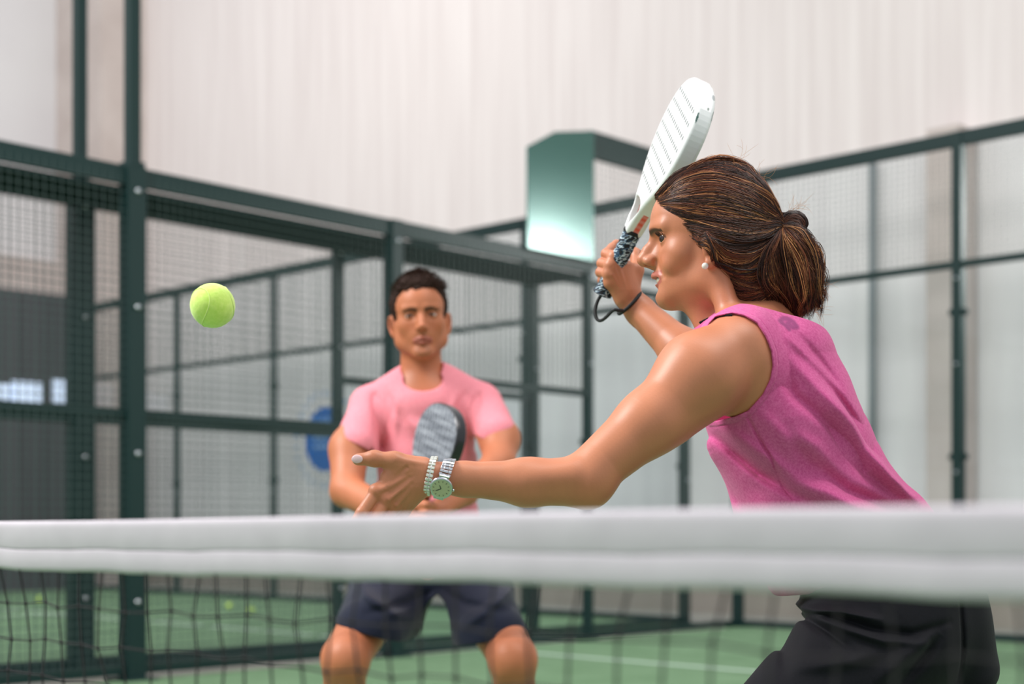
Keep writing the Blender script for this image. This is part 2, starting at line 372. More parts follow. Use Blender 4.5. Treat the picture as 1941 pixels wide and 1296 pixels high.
def evalsdf(ops, X):
    d = np.full(len(X), 1.0, f32)
    for op, k, pr in ops:
        if op == 'f': d = pr(X, d); continue
        e = pr(X)
        if op == 'u':
            h = np.clip(.5 + .5 * (e - d) / k, 0, 1); d = e + (d - e) * h - k * h * (1 - h)
        elif op == 's':
            e = -e; h = np.clip(.5 - .5 * (e - d) / k, 0, 1); d = e + (d - e) * h + k * h * (1 - h)
        elif op == 'i':
            h = np.clip(.5 - .5 * (e - d) / k, 0, 1); d = e + (d - e) * h + k * h * (1 - h)
    return d.astype(f32)
def cull(ops, lo, hi):
    c = (np.array(lo) + np.array(hi)) / 2; R = np.linalg.norm(np.array(hi) - np.array(lo)) / 2; out = []
    for o in ops:
        p = o[2]
        if p.c is not None and np.linalg.norm(p.c - c) > R + p.r + o[1] + .03: continue
        out.append(o)
    return out
def mesh_tile(ops, lo, hi, h):
    lo = np.array(lo, float) - 2 * h; hi = np.array(hi, float) + h; q = 4
    nc = np.maximum(2, np.ceil((hi - lo) / (h * q)).astype(int)) + 1
    ops = cull(ops, lo, hi)
    g = np.stack(np.meshgrid(*[np.arange(n) for n in nc], indexing='ij'), -1).reshape(-1, 3)
    dc = np.concatenate([evalsdf(ops, (lo + s_ * h * q).astype(f32)) for s_ in np.array_split(g, max(1, len(g) // 400000))]).reshape(nc)
    nf = (nc - 1) * q + 1
    A = np.repeat(np.repeat(np.repeat(dc[:-1, :-1, :-1], q, 0), q, 1), q, 2)
    A = np.pad(A, ((0, 1), (0, 1), (0, 1)), mode='edge').astype(f32)
    near_ = np.abs(dc) < h * q * 1.9
    cell = np.zeros(nc - 1, bool)
    for i in (0, 1):
        for j in (0, 1):
            for k in (0, 1): cell |= near_[i:i + nc[0] - 1, j:j + nc[1] - 1, k:k + nc[2] - 1]
    m = np.repeat(np.repeat(np.repeat(cell, q, 0), q, 1), q, 2); M_ = np.zeros(nf, bool); M_[:-1, :-1, :-1] = m
    for ax in range(3):
        M_ |= np.roll(M_, 1, ax)
    idx = np.argwhere(M_)
    if len(idx):
        vals = np.concatenate([evalsdf(ops, (lo + s_ * h).astype(f32)) for s_ in np.array_split(idx, max(1, len(idx) // 400000))])
        A[M_] = vals
    b = h * 3
    A = np.clip(A, -b, b)
    grid = openvdb.FloatGrid(b); grid.copyFromArray(A)
    p, qd = grid.convertToQuads(0.0)
    p = lo + p * h
    # drop the caps where the surface leaves the tile
    end = lo + (nf - 1) * h; e = h * .8
    onb = (np.abs(p - lo) < e) | (np.abs(p - end) < e) | (p < lo) | (p > end)
    bad = np.zeros(len(qd), bool)
    for ax in range(3): bad |= onb[:, ax][qd].all(1)
    qd = qd[~bad]
    used = np.unique(qd); rm = np.full(len(p), -1); rm[used] = np.arange(len(used))
    return p[used], rm[qd], ops
def sdf_object(name, ops, tiles, mats, parent=None, color=None, matidx=None):
    """one continuous surface; tiles = [(lo, hi, cell)]; color(X, N) -> rgb per vertex"""
    Vs, Fs, Ns = [], [], []; n0 = 0
    for lo, hi, h in tiles:
        p, q, o2 = mesh_tile(ops, lo, hi, h)
        if not len(p): continue
        X = p.astype(f32); e = h * .5
        G = np.stack([evalsdf(o2, X + np.eye(3, dtype=f32)[i] * e) - evalsdf(o2, X - np.eye(3, dtype=f32)[i] * e) for i in range(3)], 1)
        G /= np.linalg.norm(G, axis=1, keepdims=True) + 1e-9
        Vs.append(p); Fs.append(q + n0); Ns.append(G); n0 += len(p)
    p = np.concatenate(Vs); q = np.concatenate(Fs); N_ = np.concatenate(Ns)
    a = p[q[:, 0]]; fn = np.cross(p[q[:, 1]] - a, p[q[:, 2]] - a)
    if (np.einsum('ij,ij->i', fn, N_[q[:, 0]]) < 0).mean() > .5: q = q[:, ::-1]
    me = bpy.data.meshes.new(name); me.vertices.add(len(p)); me.vertices.foreach_set('co', p.astype(f32).ravel())
    me.loops.add(q.size); me.loops.foreach_set('vertex_index', q.astype(np.int32).ravel())
    me.polygons.add(len(q)); me.polygons.foreach_set('loop_start', np.arange(0, q.size, 4, dtype=np.int32)); me.polygons.foreach_set('loop_total', np.full(len(q), 4, np.int32))
    me.update(); me.validate()
    me.polygons.foreach_set('use_smooth', np.ones(len(me.polygons), bool))
    if len(me.vertices) == len(N_): me.normals_split_custom_set_from_vertices(N_.tolist())
    if color is not None:
        c = color(p.astype(f32), N_); at = me.color_attributes.new('tint', 'FLOAT_COLOR', 'POINT')
        at.data.foreach_set('color', np.concatenate([c, np.ones((len(c), 1))], 1).astype(f32).ravel())
    for m in (mats if isinstance(mats, (list, tuple)) else [mats]): me.materials.append(m)
    o = bpy.data.objects.new(name, me); link(o, parent)
    return o
def vnoise(X, s, seed=0):        # cheap smooth value noise in [-1, 1]
    r = np.random.RandomState(seed); out = np.zeros(len(X), f32)
    for k in range(6):
        d = r.normal(size=3); d /= np.linalg.norm(d); out += np.sin(X @ (d * s * (.7 + .25 * k)).astype(f32) + r.uniform(0, 6.28)).astype(f32)
    return out / 3.2
def attr_mat(name, rough=.45, sss=.0, bump=0.0, bscale=400, **kw):
    m = mat(name, (.5, .5, .5), rough, **kw); N, L, B = nodes(m)
    at = N.new('ShaderNodeAttribute'); at.attribute_name = 'tint'
    L.new(at.outputs['Color'], B.inputs['Base Color'])
    if sss:
        B.inputs['Subsurface Weight'].default_value = sss; B.inputs['Subsurface Radius'].default_value = (1.0, .35, .2); B.inputs['Subsurface Scale'].default_value = .006
    if bump:
        tc = N.new('ShaderNodeTexCoord'); nz = N.new('ShaderNodeTexNoise'); nz.inputs['Scale'].default_value = bscale; nz.inputs['Detail'].default_value = 3
        bp = N.new('ShaderNodeBump'); bp.inputs['Strength'].default_value = bump; bp.inputs['Distance'].default_value = .001
        L.new(tc.outputs['Object'], nz.inputs['Vector']); L.new(nz.outputs[0], bp.inputs['Height']); L.new(bp.outputs[0], B.inputs['Normal'])
    return m
def blob(X, c, r, soft=.5):      # 1 inside an ellipsoidal patch, falling to 0
    q = (X - V3(c)) / V3(r); d = np.sqrt(np.einsum('ij,ij->i', q, q)); return np.clip((1 - d) / soft, 0, 1)
def mixc(c, col, w): w = w[:, None]; return c * (1 - w) + np.array(col) * w
class Frame:                     # a local frame: columns x (left), y (forward), z (up)
    def __init__(s, o, x, y, z, sc=1.0): s.o = V3(o); s.R = np.stack([V3(x), V3(y), V3(z)], 1); s.sc = sc
    def p(s, v): return s.o + s.R @ (np.array(v, f32) * s.sc)
    def inv(s, X): return (X - s.o) @ s.R / s.sc
    def cone(s, a, b, ra, rb=None, ax=None, fl=1.0):
        return Cone(s.p(a), s.p(b), ra * s.sc, None if rb is None else rb * s.sc, None if ax is None else s.R @ np.array(ax, f32), fl)
    def ell(s, c, r, rot=None):
        R = s.R if rot is None else s.R @ np.array(rot, f32)
        return Ell(s.p(c), np.array(r) * s.sc, R)
def rotx(d): c, s_ = math.cos(math.radians(d)), math.sin(math.radians(d)); return [[1, 0, 0], [0, c, -s_], [0, s_, c]]
def roty(d): c, s_ = math.cos(math.radians(d)), math.sin(math.radians(d)); return [[c, 0, s_], [0, 1, 0], [-s_, 0, c]]
def rotz(d): c, s_ = math.cos(math.radians(d)), math.sin(math.radians(d)); return [[c, -s_, 0], [s_, c, 0], [0, 0, 1]]
def head_frame(o, yaw, pitch=0, roll=0, sc=1.0):
    """yaw 0 faces the camera (-Y); positive yaw turns the face towards -X... pitch nods down, roll leans"""
    R = np.array(rotz(-yaw)) @ np.array(rotx(pitch)) @ np.array(roty(roll))
    return Frame(o, R @ np.array([1, 0, 0]), R @ np.array([0, -1, 0]), R @ np.array([0, 0, 1]), sc)
def head_ops(F_, g):
    """g: dict of proportions. local x lateral, y forward, z up, origin between the ear openings"""
    O = []
    u = lambda k, pr: O.append(('u', k, pr)); s_ = lambda k, pr: O.append(('s', k, pr))
    u(.01, F_.ell((0, -.014, .052), (.073, .094, .080)))
    u(.02, F_.ell((0, .028, .060), (.061, .0625, .066)))
    u(.02, F_.ell((0, .022, -.008), (g['fw'], .057, .066)))
    u(.02, F_.ell((0, .048, -.030), (.035, .032, .032)))
    u(.012, F_.cone((0, .066, .034), (0, .082, .004), .0125, .0150))
    for s in (-1, 1):
        u(.018, F_.ell((s * .0385, .0405, .002), (.024, .025, .023)))
        u(.02, F_.cone((s * g['jaw'], .002, -.040), (s * .014, .058, g['chz'] + .002), .020, .0165))
        u(.015, F_.cone((s * g['jaw'], .002, -.040), (s * (g['jaw'] + .008), -.004, .0), .020, .018))
        u(.012, F_.cone((s * .012, .0805, .046), (s * .042, .066, .046), .0095, .009))
    u(.014, F_.ell((0, g['chy'] - .017, g['chz']), (.021, .0170, .0165)))
    for s in (-1, 1): s_(.016, F_.ell((s * .0325, .0855, .0265), (.0175, .0125, .0095)))
    # nose
    nt, nz = g['nt'], g['nz']
    u(.010, F_.cone((0, .0805, .036), (0, nt - .0165, nz + .014), .0075, .0075))
    u(.008, F_.cone((0, nt - .0165, nz + .014), (0, nt - .0105, nz + .001), .0080, .0100))
    u(.006, F_.ell((0, nt - .0105, nz), (.0095, .0105, .0092)))
    for s in (-1, 1):
        u(.006, F_.ell((s * .0118, nt - .0215, nz - .0045), (.0068, .0105, .0078)))
    u(.006, F_.cone((0, nt - .012, nz - .006), (0, nt - .024, nz - .011), .0042, .005))
    for s in (-1, 1): s_(.002, F_.ell((s * .0068, nt - .0165, nz - .0130), (.0036, .0062, .0050)))
    # lips
    uy, uz, ly, lz = g['uy'], g['uz'], g['ly'], g['lz']; w = g['mw']
    for s in (-1, 1):
        u(.005, F_.cone((s * .004, uy - .0062, uz), (s * w, uy - .017 - (.002 if 'smile' in g else 0), g['mz'] + .001 + g.get('smile', 0)), .0058, .0025))
        u(.005, F_.cone((0, ly - .0070, lz), (s * w * .92, ly - .0165 - (.002 if 'smile' in g else 0), g['mz'] - .001 + g.get('smile', 0)), .0070, .0026))
    s_(.012, F_.cone((-.011, g['chy'] + .006, g['chz'] + .0145), (.011, g['chy'] + .006, g['chz'] + .0145), .0052))
    mo = g['open']
    s_(.0016, F_.ell((0, uy - .010, g['mz']), (w * .93, .0135, mo)))
    # smile folds
    for s in (-1, 1):
        if g['fold']:
            s_(.008, F_.cone((s * .0175, uy - .008, nz - .006), (s * (w + .0085), uy - .0195, g['mz'] + .002), .0014, .0016))
            u(.010, F_.ell((s * (w + .014), uy - .036, g['mz'] + .020), (.012, .014, .014)))
    # eyelids round the eyeballs
    ey, ez = g['ey'], g['ez']
    for s in (-1, 1):
        c = (s * .0315, ey, ez)
        u(.004, F_.ell(c, (.0142, .0134, .0134)))
        u(.003, F_.cone((s * .0200, ey + .0085, ez + .0080), (s * .0435, ey + .0040, ez + .0055), .0032, .0030))
        s_(.0012, F_.ell((s * .0335, ey + .0105, ez - .0004), (.0138, .0120, g['lid']), roty(s * 5)))
    # ears
    for s in (-1, 1):
        ear = [(.004, .010), (.003, .024), (-.008, .0335), (-.021, .0315), (-.0285, .019), (-.0265, .003), (-.0175, -.0115), (-.0075, -.0215), (-.002, -.0225)]
        u(.006, F_.ell((s * .0745, -.009, .006), (.0055, .0165, .0265), rotz(-s * 18)))
        ear = [tuple(np.mean([ear[max(0, i + d)] if i + d < len(ear) else ear[-1] for d in (-1, 0, 0, 1)], 0)) if 0 < i < len(ear) - 1 else ear[i] for i in range(len(ear))]
        ear = [tuple((np.array(ear[i]) * (1 - t) + np.array(ear[i + 1]) * t)) for i in range(len(ear) - 1) for t in (0, .5)] + [ear[-1]]
        for i in range(len(ear) - 1):
            (y0, z0), (y1, z1) = ear[i], ear[i + 1]
            fx = lambda y: .0765 + (-y) * g.get('earout', .34)
            u(.005, F_.cone((s * fx(y0), y0, z0), (s * fx(y1), y1, z1), .0027, .0027))
        u(.005, F_.ell((s * .0785, -.0045, -.0195), (.0040, .0065, .0080)))
        u(.004, F_.cone((s * .0755, -.0005, .006), (s * .0765, -.001, -.005), .0035, .0030))
        s_(.005, F_.ell((s * .0845, -.0085, .002), (.0065, .0065, .0090)))
        s_(.004, F_.ell((s * .0875, -.013, .019), (.0060, .0075, .0080)))
    return O
def head_color(F_, g, base, lip, brow, X, c):
    Y = F_.inv(X)
    ax = np.abs(Y[:, 0]); Z = np.stack([ax, Y[:, 1], Y[:, 2]], 1)
    inh = (np.abs(Y[:, 0]) < .1) & (Y[:, 1] > .03)
    # warm cheeks, nose and ears
    c = mixc(c, base * np.array([1.05, .80, .74]), .40 * blob(Z, (.040, .070, -.004), (.026, .04, .022), 1) * inh)
    c = mixc(c, base * np.array([1.02, .74, .68]), .40 * blob(Z, (0, g['nt'], g['nz']), (.014, .02, .012), 1) * inh)
    c = mixc(c, base * np.array([1.0, .74, .66]), .5 * blob(Z, (.080, -.012, .004), (.014, .025, .036), .6))
    # lips
    w = g['mw']; xx = ax / (w + .002)
    up = (Z[:, 2] < g['uz'] + .0050 * (1 - xx ** 2 * .8) + .0008 + g.get('smile', 0) * xx ** 2) & (Z[:, 2] > g['mz'] - .001)
    lo = (Z[:, 2] > g['lz'] - .0062 * (1 - xx ** 2 * .7) + g.get('smile', 0) * xx ** 2) & (Z[:, 2] <= g['mz'] - .001)
    lipw = ((up | lo) & (xx < 1) & (Y[:, 1] > g['uy'] - .024)).astype(f32)
    c = mixc(c, lip, lipw * g.get('lipk', .85))
    # brows
    t = np.clip((ax - .012) / .036, 0, 1); bz = g['bz'] + g.get('arch', .0065) * np.sin(np.clip(t * 1.15, 0, 1) * 2.6) - .004 * t
    th = g['bt'] * (1 - .55 * t)
    bw = np.clip(1.4 - np.abs(Z[:, 2] - bz) / th, 0, 1) * (ax > .0105) * (ax < .049) * inh * (Y[:, 1] > .04)
    st = .93 + .07 * np.sin(Z[:, 0] * 5200 + Z[:, 2] * 2600)
    c = mixc(c, brow, np.clip(bw * st * g['bk'], 0, 1))
    # lash line and lid shade of its own colour
    e = (Z - V3((.0325, g['ey'] + .0125, g['ez'] - .0004))) / V3((.0128 + .0015, .02, g['lid'] + .0013))
    r = np.sqrt(e[:, 0] ** 2 + e[:, 2] ** 2); lash = np.clip(1 - np.abs(r - .98) / .12, 0, 1) * (e[:, 2] > -.2) * (np.abs(e[:, 1]) < 1)
    c = mixc(c, brow * .5, lash * g.get('lash', .9))
    nostr = blob(Z, (.0068, g['nt'] - .0165, g['nz'] - .011), (.0036, .0062, .0040), .4)
    c = mixc(c, base * .12, nostr * .8)
    return c
def add_eyes(F_, g, root, iris, name='eye'):
    for s in (-1, 1):
        p = F_.p((s * .0315, g['ey'], g['ez'])); r = .0122 * F_.sc
        fwd = F_.R @ np.array([g.get('gx', 0) , 1, g.get('gz', 0)]); fwd /= np.linalg.norm(fwd)
        mb = MB(); mb.ball((0, 0, 0), r, 48, 32)
        m = mb.build(name, M['sclera'], root, True); m.location = Vector(p.tolist())
        m.rotation_euler = Vector(fwd.tolist()).to_track_quat('Z', 'Y').to_euler()
        me = m.data
        for mt in (M[iris], M['pupil']): me.materials.append(mt)
        for po in me.polygons:
            c = po.center; a = math.degrees(math.atan2(math.hypot(c.x, c.y), c.z))
            po.material_index = 2 if a < 13 else (1 if a < 33 else 0)
M['sclera'] = mat('eye_white', srgb(196, 182, 174), .2, Coat_Weight=.4); M['pupil'] = mat('pupil_black', (.006, .005, .005), .1, Coat_Weight=.5)
M['brown_iris'] = mat('brown_iris', srgb(52, 28, 16), .15, Coat_Weight=.5)
M['skin_w'] = attr_mat('tanned_skin', .42, .0, .12, 700, Specular_IOR_Level=.42); M['skin_m'] = attr_mat('warm_tanned_skin', .48, .0, .1, 600, Specular_IOR_Level=.38)
# ------------------------------------------------------------------ the woman
woman = wempty('person', (P(1600, 995, 2.42).x, 2.45, .012)); 
tag(woman, 'woman in a pink tank top leaning forward behind the net, left arm stretched out', 'person')
WG = dict(fw=.0555, jaw=.041, chy=.0800, chz=-.0620, nt=.1120, nz=.0010, uy=.0900, uz=-.0262, ly=.0872, lz=-.0425, mw=.0270, mz=-.0345, open=.0054, smile=.0035,
          fold=True, ey=.0630, ez=.0285, lid=.0062, bz=.0415, bt=.0052, bk=1.0, gz=-.02, gx=.80, arch=.0035, earout=.30)
k_ = -.069
O = Vector((.3155, 2.36, 1.3113))
WF = head_frame(O, 98, 0)
def skin_w():
    ops = head_ops(WF, WG)
    u = lambda k, pr: ops.append(('u', k, pr)); s_ = lambda k, pr: ops.append(('s', k, pr))
    # neck, trapezius, rib cage
    u(.05, Cone(P(1372, 545, 2.37), P(1452, 662, 2.37), .053, .060))
    u(.02, Cone(P(1318, 575, 2.345), P(1375, 690, 2.33), .018, .020))           # throat edge
    u(.03, Cone(P(1440, 618, 2.35), P(1385, 665, 2.23), .050, .052))
    u(.04, Cone(P(1455, 660, 2.40), P(1492, 700, 2.48), .050, .054))
    u(.04, Cone(P(1452, 715, 2.35), P(1520, 850, 2.37), .088, .098, (0, 1, 0), 1.25))
    u(.04, Cone(P(1520, 850, 2.37), P(1640, 1060, 2.42), .098, .095, (0, 1, 0), 1.25))
    u(.04, Cone(P(1640, 1060, 2.42), P(1700, 1170, 2.44), .105, .11, (0, 1, 0), 1.3))
    for s in (-1, 1): u(.02, Cone(WF.p((s * .050, -.020, -.035)), P(1388, 640, 2.275 if s > 0 else 2.40), .019, .013))
    # left shoulder blade, shoulder and arm
    u(.04, Ell(P(1405, 700, 2.255), (.062, .050, .075)))
    u(.03, Ell(P(1327, 709, 2.205), (.064, .056, .0630)))
    u(.03, Cone(P(1324, 712, 2.20), P(1228, 803, 2.18), .0565, .0465, (0, 1, 0), .95))
    u(.03, Cone(P(1346, 728, 2.24), P(1275, 800, 2.20), .040, .031))
    u(.02, Cone(P(1228, 802, 2.18), P(1140, 878, 2.16), .0475, .0395))
    u(.02, Ell(P(1116, 913, 2.155), (.036, .036, .0375)))
    u(.018, Cone(P(1110, 912, 2.155), P(1000, 914, 2.150), .0375, .0335))
    u(.018, Cone(P(1000, 914, 2.15), P(880, 908, 2.135), .0335, .0245, (0, 1, 0), .92))
    u(.012, Cone(P(880, 908, 2.135), P(806, 903, 2.122), .0245, .0225, (0, 1, 0), .82))
    u(.012, Cone(P(1085, 901, 2.135), P(1005, 908, 2.130), .020, .012))           # brachioradialis
    # left hand: metacarpals, thumb, four fingers
    wr = [(800, 890), (801, 900), (802, 911), (802, 921)]; mc = [(714, 931, 2.106), (729, 948, 2.110), (745, 960, 2.122), (761, 969, 2.138)]
    for (x, y), m_ in zip(wr, mc): u(.010, Cone(P(x, y, 2.120), P(*m_), .0138, .0108))
    u(.010, Cone(P(790, 903, 2.130), P(735, 935, 2.120), .016, .012))
    u(.009, Cone(P(800, 886, 2.118), P(748, 873, 2.108), .0150, .0125))          # thumb metacarpal
    u(.008, Cone(P(748, 873, 2.108), P(706, 869, 2.105), .0125, .0103))
    u(.006, Cone(P(706, 869, 2.105), P(679, 870.5, 2.105), .0104, .0086))
    u(.006, Ell(P(712, 869, 2.105), (.010, .0108, .0112)))
    u(.010, Cone(P(765, 888, 2.112), P(732, 903, 2.108), .012, .0085))           # web of the thumb
    fing = [[(714, 931, 2.106), (686, 972, 2.092), (668, 1000, 2.090), (655, 1020, 2.094)],
            [(729, 948, 2.110), (704, 994, 2.092), (690, 1026, 2.092), (680, 1048, 2.098)],
            [(745, 960, 2.122), (724, 1002, 2.106), (712, 1032, 2.106), (704, 1052, 2.112)],
            [(761, 969, 2.138), (746, 1002, 2.126), (737, 1024, 2.126), (731, 1040, 2.130)]]
    for j, fg in enumerate(fing):
        r = (.0094, .0095, .0090, .0080)[j]
        u(.006, Ell(P(fg[0][0], fg[0][1], fg[0][2] - .003), (.0112, .0112, .0112)))   # knuckle
        for i in range(3): u(.0025, Cone(P(*fg[i]), P(*fg[i + 1]), r * (1.05, .95, .9)[i], r * (.97, .9, .78)[i]))
    # tendons over the back of the hand
    for (x0, y0), (x1, y1, d1) in zip([(786, 896), (787, 906), (788, 915), (790, 923)], [(722, 928, 2.096), (737, 946, 2.098), (752, 957, 2.108), (767, 966, 2.124)]):
        u(.005, Cone(P(x0, y0, 2.1065), P(x1, y1, d1), .0016, .0024))
    u(.006, Cone(P(803, 880, 2.106), P(752, 870, 2.0985), .0012, .0018))
    for (a, b) in (((770, 886), (735, 922)), ((775, 905), (743, 934)), ((780, 918), (757, 945))):
        s_(.005, Cone(P(a[0], a[1], 2.0985), P(b[0], b[1], 2.0925), .0012, .0022))
    s_(.004, Cone(P(731, 881, 2.092), P(717, 893, 2.096), .0012, .0016))
    # thumb nail bed
    s_(.0012, Ell(P(677.5, 869.5, 2.0945), (.0078, .0022, .0062)))
    # right arm
    u(.03, Cone(P(1488, 705, 2.50), P(1360, 712, 2.56), .052, .043))
    u(.02, Cone(P(1360, 712, 2.56), P(1296, 668, 2.60), .041, .039))
    u(.02, Cone(P(1296, 668, 2.60), P(1214, 590, 2.655), .0385, .0265))
    u(.012, Cone(P(1214, 590, 2.655), P(1188, 562, 2.65), .0262, .0235, (0, 1, 0), .85))
    # right hand on the grip
    rm = [(1164, 487, 2.632), (1158, 503, 2.63), (1155, 519, 2.632), (1157, 535, 2.638)]
    for (x, y), m_ in zip([(1194, 556), (1189, 558), (1185, 560), (1181, 563)], rm): u(.010, Cone(P(x, y, 2.648), P(*m_), .0135, .0112))
    rf = [[(1164, 487, 2.632), (1149, 481, 2.656), (1160, 470, 2.685), (1180, 472, 2.692)],
          [(1158, 503, 2.63), (1141, 499, 2.656), (1152, 490, 2.685), (1172, 492, 2.692)],
          [(1155, 519, 2.632), (1138, 516, 2.656), (1148, 508, 2.683), (1166, 510, 2.69)],
          [(1157, 535, 2.638), (1141, 531, 2.658), (1150, 524, 2.681), (1164, 526, 2.686)]]
    for j, fg in enumerate(rf):
        r = (.0096, .0095, .0090, .0080)[j]
        u(.006, Ell(P(fg[0][0], fg[0][1], fg[0][2] - .002), (.0122, .0115, .0115)))
        for i in range(3): u(.003, Cone(P(*fg[i]), P(*fg[i + 1]), r * (1.08, 1.0, .92)[i], r * (1.0, .92, .8)[i]))
    u(.010, Cone(P(1197, 552, 2.653), P(1206, 512, 2.656), .0150, .0135))        # thumb
    u(.008, Cone(P(1206, 512, 2.656), P(1206, 483, 2.678), .0128, .0110))
    u(.006, Cone(P(1206, 483, 2.678), P(1186, 466, 2.692), .0106, .0095))
    u(.006, Cone(P(1186, 466, 2.692), P(1168, 462, 2.688), .0095, .0080))
    u(.012, Cone(P(1190, 548, 2.645), P(1188, 505, 2.64), .0150, .0110))
    for (x, y), (x1, y1) in zip([(1186, 548), (1180, 548), (1175, 548)], [(1170, 497), (1164, 508), (1160, 521)]):
        u(.005, Cone(P(x, y, 2.63), P(x1, y1, 2.621), .0015, .0022))
    # legs (below the frame, knees bent, feet on the turf)
    u(.05, Cone(P(1690, 1160, 2.36), P(1450, 1380, 2.24), .078, .060)); u(.02, Cone(P(1450, 1380, 2.24), P(1500, 1640, 2.34), .058, .046)); u(.02, Cone(P(1500, 1640, 2.34), (P(1520, 995, 2.42).x, 2.42, .10), .052, .034))
    u(.05, Cone(P(1715, 1180, 2.52), P(1560, 1380, 2.66), .078, .060)); u(.02, Cone(P(1560, 1380, 2.66), P(1665, 1600, 2.76), .058, .046)); u(.02, Cone(P(1665, 1600, 2.76), (P(1740, 995, 2.84).x, 2.84, .10), .052, .034))
    return ops
BASE_W = np.array(srgb(192, 123, 90))
def col_w(X, N_):
    c = np.tile(BASE_W, (len(X), 1))
    n = vnoise(X, 120, 2)[:, None]; c = c * (1 + .04 * n) * (1 + .025 * vnoise(X, 1500, 6)[:, None])
    c = head_color(WF, WG, BASE_W, np.array(srgb(176, 98, 84)), np.array(srgb(52, 30, 22)), X, c)
    # redder knuckles and finger joints
    for q in ((714, 931, 2.10), (729, 948, 2.10), (745, 960, 2.11), (761, 969, 2.13), (708, 869, 2.10), (1164, 487, 2.63), (1158, 503, 2.63), (1147, 483, 2.65), (1140, 515, 2.65), (1141, 499, 2.65)):
        c = mixc(c, BASE_W * np.array([1.0, .78, .72]), .45 * blob(X, P(*q), (.016,) * 3, 1))
    c = mixc(c, BASE_W * np.array([1.02, .82, .78]), .5 * blob(X, P(1112, 930, 2.15), (.04, .05, .04), 1))
    c = mixc(c, np.array(srgb(70, 40, 28)), .0 * blob(X, P(1300, 470, 2.29), (.01,) * 3, 1))
    return c
sw = skin_w()
def bx(p0, p1): lo = np.minimum(p0, p1); hi = np.maximum(p0, p1); return lo, hi
def zt(py, D): return H + (995 - py) / F * D
zc = zt(618, 2.3); xh = P(835, 0, 2.12).x; xe = P(1262, 0, 2.56).x
tiles = [((.155, 2.12, zc), (.46, 2.52, 1.49), .0011),                                                # head and neck
         ((-.30, 2.02, .74), (xh, 2.22, 1.02), .0011),                                                 # left hand
         ((xh, 2.02, .68), (.215, 2.32, zc), .0018), ((.215, 2.02, .68), (.66, 2.74, zc), .0026),      # left arm, torso
         ((.12, 2.48, 1.10), (.215, 2.80, zc), .0018),
         ((.105, 2.50, zc), (.155, 2.80, 1.49), .0012),
         ((.155, 2.52, zc), (.46, 2.80, 1.49), .0012)]
o = sdf_object('body', sw, [(a, b, h) for a, b, h in tiles] + [((.215, 2.02, .01), (1.0, 3.0, .68), .006)], M['skin_w'], woman, col_w)
add_eyes(WF, WG, woman, 'brown_iris')
# teeth behind the slightly open lips
mb = MB()
for i in range(-5, 5):
    a0 = (i + .5) * .0062; y = .0775 - 18 * a0 * a0; p = WF.p((a0, y, WG['mz'] + .0008)); mb.ball(p, (.0040, .0034, .0050), 12, 8)
o = mb.build('teeth', mat('tooth_enamel', srgb(226, 214, 196), .2), woman, True)
def lashes(F_, g, root, n=26):
    L3, R3 = [], []
    for s in (-1, 1):
        for i in range(n):
            t = i / (n - 1); xx = -.0125 + .0275 * t; x = s * (.0335 + xx); z = g['ez'] + g['lid'] * math.sqrt(max(0, 1 - (xx / .0150) ** 2)) - .0002; rr_ = .0136 ** 2 - (.0335 + xx - .0315) ** 2 - (z - g['ez']) ** 2; y = g['ey'] + math.sqrt(max(1e-6, rr_)) + .0004
            out = np.array([s * xx * 28, 1.0, .35 + .2 * math.sin(i * 2.1)]); out /= np.linalg.norm(out); l = .0062 + .0025 * t
            L3.append([F_.p(np.array([x, y, z]) + out * l * q + np.array([0, 0, .25]) * l * q * q) for q in np.linspace(0, 1, 6)]); R3.append(.00030)
        for k in range(3):
            L3.append([F_.p((s * (.0335 + xx), g['ey'] + math.sqrt(max(1e-6, .0137 ** 2 - (.002 + xx) ** 2 - .0001 * 0 - (g['lid'] * .9) ** 2)) + .0003, g['ez'] + g['lid'] * math.sqrt(max(0, 1 - (xx / .0152) ** 2)) + .0002 * k)) for xx in np.linspace(-.012, .0145, 6)]); R3.append(.0006)
    return strand_mesh('eyelashes', np.array(L3), np.array(R3), np.tile(np.array(srgb(20, 12, 10)), (len(L3), 1)), M['lash'], root)
# thumb nail
o = MB().ball(P(677.0, 869.8, 2.0962), (.0082, .0021, .0062), 24, 14).build('thumb_nail', mat('pale_nail_polish', srgb(230, 192, 194), .22, Coat_Weight=.5), woman, True)
# ------------------------------------------------------------------ strand hair grown over a solid base
def raycast(ops, px, py, d0, d1, off, n=70):
    """nearest surface along the line of sight, at distance off outside it; falls back to the closest approach"""
    px = np.asarray(px, float); py = np.asarray(py, float)
    dirs = np.stack([(px - 970.5) / F, np.ones_like(px), (995 - py) / F], 1); o_ = np.array([0, 0, H])
    t = np.full(len(px), d0); best = np.full(len(px), 9.0); bt = t.copy(); done = np.zeros(len(px), bool)
    for i in range(n):
        d = evalsdf(ops, (o_ + dirs * t[:, None]).astype(f32)) - off
        b = (d < best) & ~done; best = np.where(b, d, best); bt = np.where(b, t, bt)
        done |= (d < .0004); t = np.where(done, t, t + np.maximum(d * .8, .0006))
        if done.all(): break
        done |= t > d1
    return o_ + dirs * bt[:, None]
def catmull(P_, n):
    P_ = np.array(P_, float); m = len(P_) - 1; t = np.linspace(0, m, n); i = np.minimum(t.astype(int), m - 1); u = (t - i)[:, None]
    g = lambda k: P_[np.clip(i + k, 0, m)]
    return .5 * (2 * g(0) + (g(1) - g(-1)) * u + (2 * g(-1) - 5 * g(0) + 4 * g(1) - g(2)) * u ** 2 + (-g(-1) + 3 * g(0) - 3 * g(1) + g(2)) * u ** 3)
